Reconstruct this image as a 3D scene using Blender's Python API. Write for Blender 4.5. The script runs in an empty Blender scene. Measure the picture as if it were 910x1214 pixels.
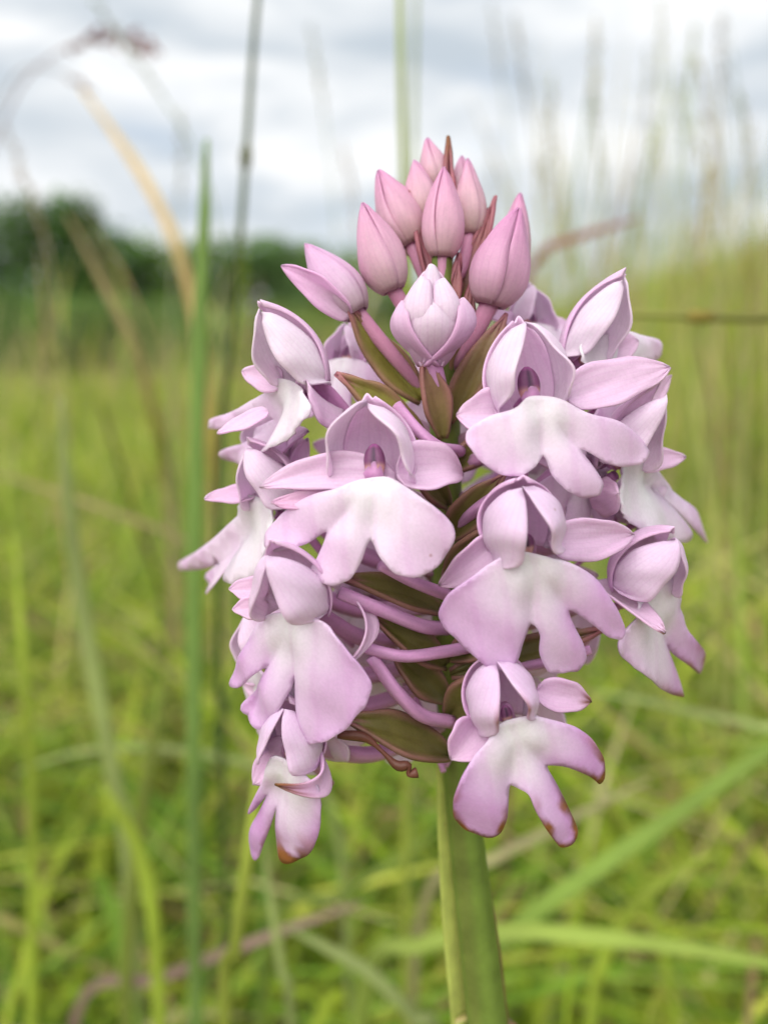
import bpy, math, random
import numpy as np
from mathutils import Matrix, Vector, Euler
from mathutils.geometry import delaunay_2d_cdt

random.seed(7)
rng = np.random.default_rng(11)
scn = bpy.context.scene
col = scn.collection

# ------------------------------------------------------------------ camera, sky, sun, exposure
FPX = 1073.0                      # focal length in photograph pixels (photo 910 x 1214)
D0 = 0.065                        # distance from the lens to the flower spike's axis, metres
CAMZ = 0.265
PITCH = math.radians(8.7)
cam_d = bpy.data.cameras.new('camera')
cam = bpy.data.objects.new('camera', cam_d)
col.objects.link(cam)
cam.location = (0, -D0, CAMZ)
cam.rotation_euler = (math.pi / 2 - PITCH, 0, 0)
cam_d.sensor_fit = 'AUTO'
cam_d.sensor_width = 36
cam_d.lens = 36.0 * FPX / 1214.0
cam_d.clip_start = 0.002
cam_d.clip_end = 2000
cam_d.dof.use_dof = True
cam_d.dof.focus_distance = 0.0575
cam_d.dof.aperture_fstop = 22.0
scn.camera = cam
CM = Matrix.Translation(cam.location) @ cam.rotation_euler.to_matrix().to_4x4()
CMn = np.array(CM)

SUN_EL, SUN_AZ = math.radians(46), math.radians(208)      # azimuth clockwise from +Y
w = bpy.data.worlds.new('World')
scn.world = w
w.use_nodes = True
nt = w.node_tree
for n in list(nt.nodes):
    nt.nodes.remove(n)
N = nt.nodes.new
L = nt.links.new
out = N('ShaderNodeOutputWorld')
bg = N('ShaderNodeBackground')
sky = N('ShaderNodeTexSky')
sky.sky_type = 'NISHITA'
sky.sun_disc = False
sky.sun_elevation = SUN_EL
sky.sun_rotation = SUN_AZ
tc = N('ShaderNodeTexCoord')
mp = N('ShaderNodeMapping')
mp.inputs['Scale'].default_value = (1.5, 1.5, 5.0)
mp.inputs['Location'].default_value = (3.1, 0.4, 1.7)
n1 = N('ShaderNodeTexNoise')
n1.inputs['Scale'].default_value = 2.3
n1.inputs['Detail'].default_value = 6
n1.inputs['Roughness'].default_value = 0.55
n1.inputs['Distortion'].default_value = 0.3
cr = N('ShaderNodeValToRGB')            # cloud brightness: shaded undersides to white edges
cr.color_ramp.elements[0].position = 0.38
cr.color_ramp.elements[0].color = (4.0, 4.5, 5.0, 1)
cr.color_ramp.elements[1].position = 0.57
cr.color_ramp.elements[1].color = (7.0, 7.1, 7.2, 1)
n2 = N('ShaderNodeTexNoise')
n2.inputs['Scale'].default_value = 1.7
n2.inputs['Detail'].default_value = 4
mr = N('ShaderNodeMapRange')            # how much cloud covers the blue
mr.inputs['From Min'].default_value = 0.28
mr.inputs['From Max'].default_value = 0.46
mr.inputs['To Min'].default_value = 0.45
mix = N('ShaderNodeMix')
mix.data_type = 'RGBA'
L(tc.outputs['Generated'], mp.inputs['Vector'])
L(mp.outputs['Vector'], n1.inputs['Vector'])
L(mp.outputs['Vector'], n2.inputs['Vector'])
L(n1.outputs['Fac'], cr.inputs['Fac'])
L(n2.outputs['Fac'], mr.inputs['Value'])
L(mr.outputs['Result'], mix.inputs['Factor'])
L(sky.outputs['Color'], mix.inputs['A'])
L(cr.outputs['Color'], mix.inputs['B'])
L(mix.outputs['Result'], bg.inputs['Color'])
bg.inputs['Strength'].default_value = 0.1
L(bg.outputs['Background'], out.inputs['Surface'])

sd = bpy.data.lights.new('sun', 'SUN')
sd.energy = 2.6
sd.angle = math.radians(70)
sd.color = (1.0, 0.965, 0.91)
sun = bpy.data.objects.new('sun', sd)
col.objects.link(sun)
sdir = Vector((math.sin(SUN_AZ) * math.cos(SUN_EL), math.cos(SUN_AZ) * math.cos(SUN_EL), math.sin(SUN_EL)))
sun.rotation_euler = sdir.to_track_quat('Z', 'Y').to_euler()
sun.location = (0, 0, 20)

vs = scn.view_settings
vs.view_transform = 'Standard'
vs.look = 'None'
vs.exposure = 0.58
vs.gamma = 1.0
vs.use_curve_mapping = False
scn.render.engine = 'CYCLES'
scn.cycles.use_denoising = True
scn.cycles.max_bounces = 6
scn.cycles.diffuse_bounces = 3
scn.cycles.transmission_bounces = 4

# ------------------------------------------------------------------ helpers
def lin(r, g, b):
    f = lambda c: (c / 255 / 12.92) if c / 255 <= 0.04045 else ((c / 255 + 0.055) / 1.055) ** 2.4
    return np.array([f(r), f(g), f(b)])

def smooth(a, b, x):
    t = np.clip((x - a) / (b - a), 0, 1)
    return t * t * (3 - 2 * t)

def cp(px, py, dep):
    """photo pixel at a depth in metres -> point in the camera's axes"""
    return np.array([(px - 455) * dep / FPX, -(py - 607) * dep / FPX, -dep])

def dep_off(off):
    """depth of something that stands `off` photo pixels in front of the spike's axis"""
    return D0 * (1 - off / FPX)

def to_world(v):
    v = np.asarray(v, float)
    return v @ CMn[:3, :3].T + CMn[:3, 3]

def terrain(x, y):
    x = np.asarray(x, float); y = np.asarray(y, float)
    s = 0.50 * np.log1p(np.exp(np.clip((x - 0.35) * 3.0, -30, 30))) / 3.0
    s = 1.3 * (1 - np.exp(-s / 1.3)) * 1.25
    h = s * smooth(1.2, 6.0, y)
    h = h + 0.02 * np.sin(x * 1.3 + 0.5) * np.sin(y * 0.9) * smooth(0.8, 4, np.hypot(x, y))
    return h

def mesh_obj(name, V, F, mat, parent=None, colors=None, uvs=None, thick=0.0, offset=0.0, origin=None, flat=False):
    V = np.asarray(V, float)
    if origin is not None:
        V = V - np.asarray(origin, float)
    me = bpy.data.meshes.new(name)
    me.from_pydata([tuple(p) for p in V], [], F)
    if not flat:
        me.polygons.foreach_set('use_smooth', [True] * len(me.polygons))
    if colors is not None:
        a = me.color_attributes.new('Col', 'FLOAT_COLOR', 'POINT')
        c = np.ones((len(V), 4), np.float32)
        c[:, :3] = np.clip(colors, 0, 1)
        a.data.foreach_set('color', c.ravel())
    if uvs is not None:
        a = me.attributes.new('petal_uv', 'FLOAT_VECTOR', 'POINT')
        u = np.zeros((len(V), 3), np.float32)
        u[:, :2] = uvs
        a.data.foreach_set('vector', u.ravel())
    me.materials.append(mat)
    me.update()
    o = bpy.data.objects.new(name, me)
    col.objects.link(o)
    if parent is not None:
        o.parent = parent
    if thick:
        m = o.modifiers.new('thickness', 'SOLIDIFY')
        m.thickness = thick
        m.offset = offset
        m.use_even_offset = False
    return o

def empty(name, loc):
    o = bpy.data.objects.new(name, None)
    o.empty_display_size = 0.01
    col.objects.link(o)
    o.location = loc
    return o

def tag(o, label=None, cat=None, group=None, kind=None):
    if label: o['label'] = label
    if cat: o['category'] = cat
    if group: o['group'] = group
    if kind: o['kind'] = kind
    return o

def grid_faces(nu, nv, wrap=False):
    F = []
    m = nv if wrap else nv - 1
    for i in range(nu - 1):
        for j in range(m):
            a = i * nv + j; b = i * nv + (j + 1) % nv
            F.append((a, b, b + nv, a + nv))
    return F

def catmull(P, n):
    P = np.asarray(P, float)
    Q = np.vstack([2 * P[0] - P[1], P, 2 * P[-1] - P[-2]])
    k = len(P) - 1
    ts = np.linspace(0, k, n)
    res = []
    for t in ts:
        i = min(int(t), k - 1); u = t - i
        a, b, c, d = Q[i:i + 4]
        res.append(0.5 * (2 * b + (c - a) * u + (2 * a - 5 * b + 4 * c - d) * u * u + (3 * b - a - 3 * c + d) * u ** 3))
    return np.array(res)

def nrm(v):
    v = np.asarray(v, float)
    return v / (np.linalg.norm(v, axis=-1, keepdims=True) + 1e-12)

def tube(P, R, seg=10, squash=1.0):
    """closed tube through points P with radii R; returns verts, faces"""
    P = np.asarray(P, float); n = len(P)
    T = nrm(np.gradient(P, axis=0))
    up = np.array([0.13, 0.2, 1.0]) if abs(T[0][2]) < 0.8 else np.array([1.0, 0.1, 0.05])
    V = []
    for i in range(n):
        a = nrm(np.cross(T[i], up)); b = np.cross(a, T[i]); up = b
        for k in range(seg):
            th = 2 * math.pi * k / seg
            V.append(P[i] + R[i] * (math.cos(th) * a + squash * math.sin(th) * b))
    F = grid_faces(n, seg, True)
    V.append(P[0]); V.append(P[-1])
    c0 = n * seg; c1 = c0 + 1
    for k in range(seg):
        F.append((c0, (k + 1) % seg, k))
        F.append((c1, (n - 1) * seg + k, (n - 1) * seg + (k + 1) % seg))
    return np.array(V), F

def wob(x, y, ph, k=1.0):
    return (np.sin(k * 2.1 * x + ph) * np.cos(k * 1.7 * y + 2.3 * ph) + 0.6 * np.sin(k * 4.3 * y + 1.9 * ph + k * 2.9 * x)) / 1.6

# ------------------------------------------------------------------ materials
def new_mat(name):
    m = bpy.data.materials.new(name)
    m.use_nodes = True
    t = m.node_tree
    for n in list(t.nodes):
        t.nodes.remove(n)
    return m, t

def tissue_mat(name, sss=0.35, rough=0.5, scale=0.0006, radius=(1.0, 0.75, 0.95), spot=0.12, vein=0.0, bump=0.25, fine=5500, coarse=700, trans=0.0):
    """living plant tissue: pigment from the mesh, mottling, veins, cell relief, light passing through"""
    m, t = new_mat(name)
    N = t.nodes.new; L = t.links.new
    o = N('ShaderNodeOutputMaterial'); b = N('ShaderNodeBsdfPrincipled')
    at = N('ShaderNodeAttribute'); at.attribute_name = 'Col'
    tc = N('ShaderNodeTexCoord')
    n1 = N('ShaderNodeTexNoise'); n1.inputs['Scale'].default_value = coarse; n1.inputs['Detail'].default_value = 5
    n2 = N('ShaderNodeTexNoise'); n2.inputs['Scale'].default_value = fine; n2.inputs['Detail'].default_value = 2
    L(tc.outputs['Object'], n1.inputs['Vector']); L(tc.outputs['Object'], n2.inputs['Vector'])
    r = N('ShaderNodeMapRange'); r.inputs['From Min'].default_value = 0.3; r.inputs['From Max'].default_value = 0.7
    r.inputs['To Min'].default_value = 1 - spot; r.inputs['To Max'].default_value = 1 + spot * 0.6
    L(n1.outputs['Fac'], r.inputs['Value'])
    r2 = N('ShaderNodeMapRange'); r2.inputs['From Min'].default_value = 0.35; r2.inputs['From Max'].default_value = 0.65
    r2.inputs['To Min'].default_value = 0.97; r2.inputs['To Max'].default_value = 1.03
    L(n2.outputs['Fac'], r2.inputs['Value'])
    mm = N('ShaderNodeMath'); mm.operation = 'MULTIPLY'
    L(r.outputs['Result'], mm.inputs[0]); L(r2.outputs['Result'], mm.inputs[1])
    mul = N('ShaderNodeVectorMath'); mul.operation = 'SCALE'
    L(at.outputs['Color'], mul.inputs[0]); L(mm.outputs['Value'], mul.inputs['Scale'])
    src = mul.outputs['Vector']
    if vein > 0:
        au = N('ShaderNodeAttribute'); au.attribute_name = 'petal_uv'
        wv = N('ShaderNodeTexWave'); wv.wave_type = 'BANDS'; wv.bands_direction = 'X'
        wv.inputs['Scale'].default_value = 1.3; wv.inputs['Distortion'].default_value = 2.5
        wv.inputs['Detail'].default_value = 2; wv.inputs['Detail Scale'].default_value = 1.5
        L(au.outputs['Vector'], wv.inputs['Vector'])
        rv = N('ShaderNodeMapRange'); rv.inputs['From Min'].default_value = 0.0; rv.inputs['From Max'].default_value = 0.22
        rv.inputs['To Min'].default_value = 1.0; rv.inputs['To Max'].default_value = 0.0
        L(wv.outputs['Fac'], rv.inputs['Value'])
        mv = N('ShaderNodeMath'); mv.operation = 'MULTIPLY'; mv.inputs[1].default_value = vein
        L(rv.outputs['Result'], mv.inputs[0])
        mx = N('ShaderNodeMix'); mx.data_type = 'RGBA'; mx.blend_type = 'MULTIPLY'
        mx.inputs['B'].default_value = (0.80, 0.5, 0.78, 1)
        L(mv.outputs['Value'], mx.inputs['Factor']); L(src, mx.inputs['A'])
        src = mx.outputs['Result']
    vo = N('ShaderNodeTexVoronoi'); vo.inputs['Scale'].default_value = 420
    L(tc.outputs['Object'], vo.inputs['Vector'])
    sx_ = N('ShaderNodeSeparateColor'); L(vo.outputs['Color'], sx_.inputs['Color'])
    g1 = N('ShaderNodeMath'); g1.operation = 'GREATER_THAN'; g1.inputs[1].default_value = 0.78; L(sx_.outputs['Red'], g1.inputs[0])
    g2 = N('ShaderNodeMapRange'); g2.inputs['From Min'].default_value = 0.025; g2.inputs['From Max'].default_value = 0.06
    g2.inputs['To Min'].default_value = 0.6; g2.inputs['To Max'].default_value = 0.0; L(vo.outputs['Distance'], g2.inputs['Value'])
    g3 = N('ShaderNodeMath'); g3.operation = 'MULTIPLY'; L(g1.outputs['Value'], g3.inputs[0]); L(g2.outputs['Result'], g3.inputs[1])
    mxs = N('ShaderNodeMix'); mxs.data_type = 'RGBA'; mxs.inputs['B'].default_value = (0.30, 0.13, 0.08, 1)
    L(g3.outputs['Value'], mxs.inputs['Factor']); L(src, mxs.inputs['A']); src = mxs.outputs['Result']
    L(src, b.inputs['Base Color'])
    b.inputs['Roughness'].default_value = rough
    b.inputs['Specular IOR Level'].default_value = 0.28
    b.inputs['Subsurface Weight'].default_value = sss
    b.inputs['Subsurface Radius'].default_value = radius
    b.inputs['Subsurface Scale'].default_value = scale
    n3 = N('ShaderNodeTexNoise'); n3.inputs['Scale'].default_value = 1300; n3.inputs['Detail'].default_value = 3
    L(tc.outputs['Object'], n3.inputs['Vector'])
    ad = N('ShaderNodeMath'); ad.operation = 'MULTIPLY_ADD'; ad.inputs[1].default_value = 2.2
    L(n3.outputs['Fac'], ad.inputs[0]); L(n2.outputs['Fac'], ad.inputs[2])
    bp = N('ShaderNodeBump'); bp.inputs['Strength'].default_value = bump; bp.inputs['Distance'].default_value = 0.00007
    L(ad.outputs['Value'], bp.inputs['Height']); L(bp.outputs['Normal'], b.inputs['Normal'])
    if trans > 0:
        tr = N('ShaderNodeBsdfTranslucent'); ms = N('ShaderNodeMixShader'); ms.inputs['Fac'].default_value = trans
        gm = N('ShaderNodeGamma'); gm.inputs['Gamma'].default_value = 0.5; L(src, gm.inputs['Color']); L(gm.outputs['Color'], tr.inputs['Color']); L(b.outputs['BSDF'], ms.inputs[1]); L(tr.outputs['BSDF'], ms.inputs[2])
        L(ms.outputs['Shader'], o.inputs['Surface'])
    else:
        L(b.outputs['BSDF'], o.inputs['Surface'])
    return m

M_petal = tissue_mat('petal', sss=0.55, scale=0.0010, vein=0.16, spot=0.05, bump=0.2, rough=0.42, trans=0.15)
M_green = tissue_mat('green_tissue', sss=0.15, rough=0.42, radius=(0.6, 1.0, 0.2), spot=0.22, bump=0.3, coarse=500)

def blade_mat(name, trans=0.4, rough=0.55, coarse=40):
    m, t = new_mat(name)
    N = t.nodes.new; L = t.links.new
    o = N('ShaderNodeOutputMaterial'); b = N('ShaderNodeBsdfPrincipled'); tr = N('ShaderNodeBsdfTranslucent')
    at = N('ShaderNodeAttribute'); at.attribute_name = 'Col'
    tc = N('ShaderNodeTexCoord'); n1 = N('ShaderNodeTexNoise'); n1.inputs['Scale'].default_value = coarse; n1.inputs['Detail'].default_value = 4
    L(tc.outputs['Object'], n1.inputs['Vector'])
    r = N('ShaderNodeMapRange'); r.inputs['From Min'].default_value = 0.3; r.inputs['From Max'].default_value = 0.7
    r.inputs['To Min'].default_value = 0.75; r.inputs['To Max'].default_value = 1.2
    L(n1.outputs['Fac'], r.inputs['Value'])
    mul = N('ShaderNodeVectorMath'); mul.operation = 'SCALE'
    L(at.outputs['Color'], mul.inputs[0]); L(r.outputs['Result'], mul.inputs['Scale'])
    L(mul.outputs['Vector'], b.inputs['Base Color']); L(mul.outputs['Vector'], tr.inputs['Color'])
    b.inputs['Roughness'].default_value = rough
    b.inputs['Specular IOR Level'].default_value = 0.18
    mx = N('ShaderNodeMixShader'); mx.inputs['Fac'].default_value = trans
    L(b.outputs['BSDF'], mx.inputs[1]); L(tr.outputs['BSDF'], mx.inputs[2]); L(mx.outputs['Shader'], o.inputs['Surface'])
    return m

M_blade = blade_mat('grass_blade')
M_leaf = blade_mat('tree_leaf', 0.3, 0.5, 0.4)

def plain_mat(name, c1, c2, scale, rough=0.9):
    m, t = new_mat(name)
    N = t.nodes.new; L = t.links.new
    o = N('ShaderNodeOutputMaterial'); b = N('ShaderNodeBsdfPrincipled')
    tc = N('ShaderNodeTexCoord'); n1 = N('ShaderNodeTexNoise'); n1.inputs['Scale'].default_value = scale; n1.inputs['Detail'].default_value = 8
    L(tc.outputs['Object'], n1.inputs['Vector'])
    c = N('ShaderNodeValToRGB')
    c.color_ramp.elements[0].position = 0.35; c.color_ramp.elements[1].position = 0.65
    c.color_ramp.elements[0].color = (*c1, 1); c.color_ramp.elements[1].color = (*c2, 1)
    L(n1.outputs['Fac'], c.inputs['Fac']); L(c.outputs['Color'], b.inputs['Base Color'])
    b.inputs['Roughness'].default_value = rough
    L(b.outputs['BSDF'], o.inputs['Surface'])
    return m

M_ground = plain_mat('meadow_soil', (0.09, 0.11, 0.02), (0.2, 0.21, 0.05), 1.8)
M_bark = plain_mat('bark', (0.05, 0.04, 0.03), (0.12, 0.1, 0.08), 3.0)

# ------------------------------------------------------------------ ground sheet
def build_ground():
    rs = np.concatenate([[0.0], np.geomspace(0.06, 900, 90)])
    na = 120
    V = []
    for r in rs:
        for k in range(na):
            a = 2 * math.pi * k / na
            V.append((r * math.sin(a), r * math.cos(a), 0))
    V = np.array(V)
    V[:, 2] = terrain(V[:, 0], V[:, 1])
    o = mesh_obj('ground', V, grid_faces(len(rs), na, True), M_ground)
    tag(o, 'grassy meadow ground rising to a bank', None, None, 'structure')
build_ground()

# ------------------------------------------------------------------ trees beyond the field
def build_tree(px, dist, base_w, height, seed, label, hue, name='broadleaf_tree'):
    r = np.random.default_rng(seed)
    x = (px - 455) / FPX * dist; y = dist - D0
    z = float(terrain(x, y))
    root = empty(name, (x, y, z))
    tag(root, label, 'tree', 'trees at the far edge of the field')
    # trunk with limbs
    P = np.array([[0, 0, -0.2], [0.1, 0, height * 0.2], [0.0, 0.1, height * 0.45], [0.15, 0, height * 0.8]])
    Pc = catmull(P, 9)
    V, F = tube(Pc, np.linspace(height * 0.03, height * 0.008, 9), 7)
    Vs = [V]; Fs = list(F); n = len(V)
    lobes = []
    for k in range(14):
        a = r.uniform(0, 6.283); h = height * (0.05 + 0.83 * (k + 0.5) / 14)
        rad = base_w * 0.5 * r.uniform(0.45, 0.8) * (1.15 - 0.55 * (h / height))
        e = np.array([math.cos(a) * rad, math.sin(a) * rad, h])
        lobes.append((e, base_w * r.uniform(0.24, 0.38), height * r.uniform(0.12, 0.18)))
        s = np.array([0.05, 0.05, h * 0.65])
        lp = catmull([s, (s + e) / 2 + [0, 0, 0.1 * height * 0.3], e], 5)
        v, f = tube(lp, np.linspace(height * 0.011, height * 0.003, 5), 5)
        Fs += [tuple(i + n for i in q) for q in f]; Vs.append(v); n += len(v)
    lobes.append((np.array([0, 0, height * 0.6]), base_w * 0.36, height * 0.26))
    lobes.append((np.array([0, 0, height * 0.86]), base_w * 0.22, height * 0.14))
    mesh_obj('trunk', np.vstack(Vs), Fs, M_bark, root)
    # crown of leaf clumps
    nl = 3600
    li = r.integers(0, len(lobes), nl)
    d = nrm(r.normal(size=(nl, 3))); rad = r.uniform(0.35, 1.0, nl) ** 0.5
    C = np.array([lobes[i][0] for i in li]); A = np.array([[lobes[i][1]] * 2 + [lobes[i][2]] for i in li])
    P = C + d * rad[:, None] * A * (1 + 0.15 * r.normal(size=(nl, 1)))
    P[:, 2] = np.maximum(P[:, 2], 0.15)
    sz = height * 0.022 * r.uniform(0.6, 1.5, nl)
    u = nrm(r.normal(size=(nl, 3))); v = nrm(np.cross(u, r.normal(size=(nl, 3))))
    Q = np.stack([P - u * sz[:, None], P + v * sz[:, None] * 0.6, P + u * sz[:, None], P - v * sz[:, None] * 0.6], 1).reshape(-1, 3)
    F = [(4 * i, 4 * i + 1, 4 * i + 2, 4 * i + 3) for i in range(nl)]
    tone = np.repeat(r.uniform(0.6, 1.35, nl) * (0.85 + 0.3 * np.sin(li * 2.1)), 4)[:, None]
    c = np.array(hue)[None, :] * np.array([2.9, 3.3, 2.6]) * tone
    mesh_obj('crown', Q, F, M_leaf, root, colors=c, flat=True)

TREES = [  # px of trunk, distance, crown width, height, label, pigment
    (112, 62, 6.6, 12.2, 'tall rounded dark tree standing above the hedge line', (0.035, 0.06, 0.02)),
    (40, 60, 7.6, 11.6, 'dark broad tree beside the tall rounded one', (0.04, 0.07, 0.018)),
    (-40, 58, 8.5, 11.2, 'dark tree at the outer end of the hedge line', (0.035, 0.065, 0.02)),
    (178, 64, 7.0, 9.8, 'mid green bushy tree next to the tall rounded one', (0.05, 0.085, 0.02)),
    (228, 66, 7.0, 9.6, 'olive green tree behind the dry straw blade', (0.065, 0.085, 0.025)),
    (275, 66, 7.0, 10.0, 'dark green tree behind the tall bent grass stem', (0.04, 0.07, 0.02)),
    (322, 68, 7.2, 10.4, 'grey green tree beyond the opening bud', (0.055, 0.08, 0.035)),
    (368, 70, 7.2, 10.0, 'yellowish green tree just beside the flower buds', (0.075, 0.095, 0.025)),
    (412, 74, 7.5, 10.0, 'pale green tree hidden partly by the lowest buds', (0.07, 0.095, 0.03)),
    (460, 80, 6.5, 8.6, 'small far tree directly behind the buds', (0.06, 0.085, 0.03)),
    (520, 90, 7.0, 8.0, 'far low tree behind the spike tip', (0.06, 0.085, 0.035)),
    (590, 95, 8.0, 7.5, 'far low tree where the bank begins to rise', (0.06, 0.085, 0.035)),
]
for i, (px, d_, bw, h_, lab, hue) in enumerate(TREES):
    build_tree(px, d_, bw, h_, 100 + i, lab, hue)
# low shrubs in front of the tree line
SHRUBS = [(10, 48, 6, 4.6, 'dark shrub at the foot of the outer hedge trees', (0.04, 0.065, 0.02)),
          (80, 46, 6, 3.8, 'low olive shrub beneath the tall rounded tree', (0.06, 0.08, 0.025)),
          (150, 47, 6, 4.2, 'dense dark shrub under the bushy mid green tree', (0.045, 0.07, 0.02)),
          (215, 46, 6, 3.4, 'low green shrub behind the dry straw blade', (0.07, 0.10, 0.03)),
          (290, 48, 7, 3.8, 'grey olive shrub behind the bent grass stem', (0.075, 0.085, 0.045)),
          (370, 50, 7, 3.6, 'low yellow green shrub beside the opening bud', (0.085, 0.11, 0.03))]
SHRUBS += [(-70, 47, 7, 4.4, 'dark shrub beyond the outer end of the hedge', (0.045, 0.07, 0.02)),
           (450, 52, 7, 3.4, 'low green shrub directly behind the flower buds', (0.08, 0.10, 0.03)),
           (45, 52, 6, 5.0, 'dark shrub between the two broad hedge trees', (0.04, 0.065, 0.02)),
           (180, 53, 6, 4.6, 'mid green shrub between dense dark and low green shrubs', (0.055, 0.08, 0.025)),
           (330, 54, 6, 4.4, 'olive shrub beneath the grey green tree', (0.07, 0.085, 0.03))]
SHRUBS += [(-20, 11, 2.6, 1.35, 'dark olive bush out in the field before the dark hedge trees', (0.05, 0.07, 0.022)),
           (62, 13, 2.0, 1.15, 'small green bush in the field by the leaning dry blade', (0.05, 0.075, 0.02)),
           (130, 12, 1.9, 1.3, 'rounded green bush in the field below the tall rounded tree', (0.055, 0.08, 0.025)),
           (200, 14, 1.8, 1.0, 'pale green bush in the field beside the bright upright blade', (0.08, 0.10, 0.03)),
           (275, 13, 2.2, 1.1, 'greyish green bush in the field behind the tall dark stem', (0.07, 0.085, 0.04)),
           (350, 14, 2.0, 1.15, 'yellowish bush in the field next to the side flowers', (0.09, 0.10, 0.03))]
for i, (px, d_, bw, h_, lab, hue) in enumerate(SHRUBS):
    build_tree(px, d_, bw, h_, 200 + i, lab, hue, 'shrub')

# ------------------------------------------------------------------ meadow grass (uncountable mass)
GREEN = np.array([[0.29, 0.39, 0.03], [0.38, 0.46, 0.045], [0.18, 0.31, 0.03], [0.48, 0.50, 0.08], [0.26, 0.37, 0.055], [0.09, 0.17, 0.02]])
STRAW = np.array([[0.50, 0.42, 0.17], [0.58, 0.50, 0.25], [0.36, 0.24, 0.12]])

def ribbons(root, h, lean, az, wid, colr, K=5, droop=None, prof=(0.75, 1.0, 0.9, 0.6, 0.06)):
    n = len(h)
    t = np.linspace(0, 1, K)
    dirx = np.cos(az); diry = np.sin(az)
    dr = np.zeros(n) if droop is None else droop
    bend = lean[:, None] * t[None, :] ** 1.8
    up = t[None, :] - 0.25 * lean[:, None] * t[None, :] ** 2 - dr[:, None] * t[None, :] ** 3
    X = root[:, 0:1] + dirx[:, None] * bend * h[:, None]
    Y = root[:, 1:2] + diry[:, None] * bend * h[:, None]
    Z = root[:, 2:3] + up * h[:, None]
    fa = az + rng.uniform(-1.2, 1.2, n) + math.pi / 2
    wx = np.cos(fa)[:, None]; wy = np.sin(fa)[:, None]
    ww = wid[:, None] * np.array(prof)[None, :K] * 0.5
    Lf = np.stack([X - wx * ww, Y - wy * ww, Z], -1); Rt = np.stack([X + wx * ww, Y + wy * ww, Z], -1)
    V = np.stack([Lf, Rt], 2).reshape(-1, 3)
    base = (np.arange(n) * 2 * K)[:, None, None]
    k = (np.arange(K - 1) * 2)[None, :, None]
    F = (base + k + np.array([0, 1, 3, 2])[None, None, :]).reshape(-1, 4)
    C = np.repeat(colr, 2 * K, axis=0)
    return V, F, C

def big_mesh(name, V, F, C, mat):
    me = bpy.data.meshes.new(name)
    me.vertices.add(len(V)); me.vertices.foreach_set('co', V.astype(np.float32).ravel())
    me.loops.add(F.size); me.loops.foreach_set('vertex_index', F.astype(np.int32).ravel())
    me.polygons.add(len(F))
    me.polygons.foreach_set('loop_start', np.arange(0, F.size, 4, dtype=np.int32))
    me.polygons.foreach_set('use_smooth', np.ones(len(F), bool))
    me.update(calc_edges=True)
    a = me.color_attributes.new('Col', 'FLOAT_COLOR', 'POINT')
    c = np.ones((len(V), 4), np.float32); c[:, :3] = C
    a.data.foreach_set('color', c.ravel())
    me.materials.append(mat)
    o = bpy.data.objects.new(name, me); col.objects.link(o)
    return o

def scatter(n, r0, r1, half_deg):
    a = rng.uniform(-math.radians(half_deg), math.radians(half_deg), n)
    r = np.sqrt(rng.uniform(r0 * r0, r1 * r1, n))
    return np.stack([r * np.sin(a), r * np.cos(a) - D0], 1)

def pick_colors(n, straw_frac, patch):
    g = GREEN[rng.integers(0, len(GREEN), n)]
    s = STRAW[rng.integers(0, len(STRAW), n)]
    m = (rng.uniform(size=n) < straw_frac)[:, None]
    c = np.where(m, s, g) * rng.uniform(0.85, 1.5, (n, 1))
    return c * (0.9 + 0.2 * patch[:, None])

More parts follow.
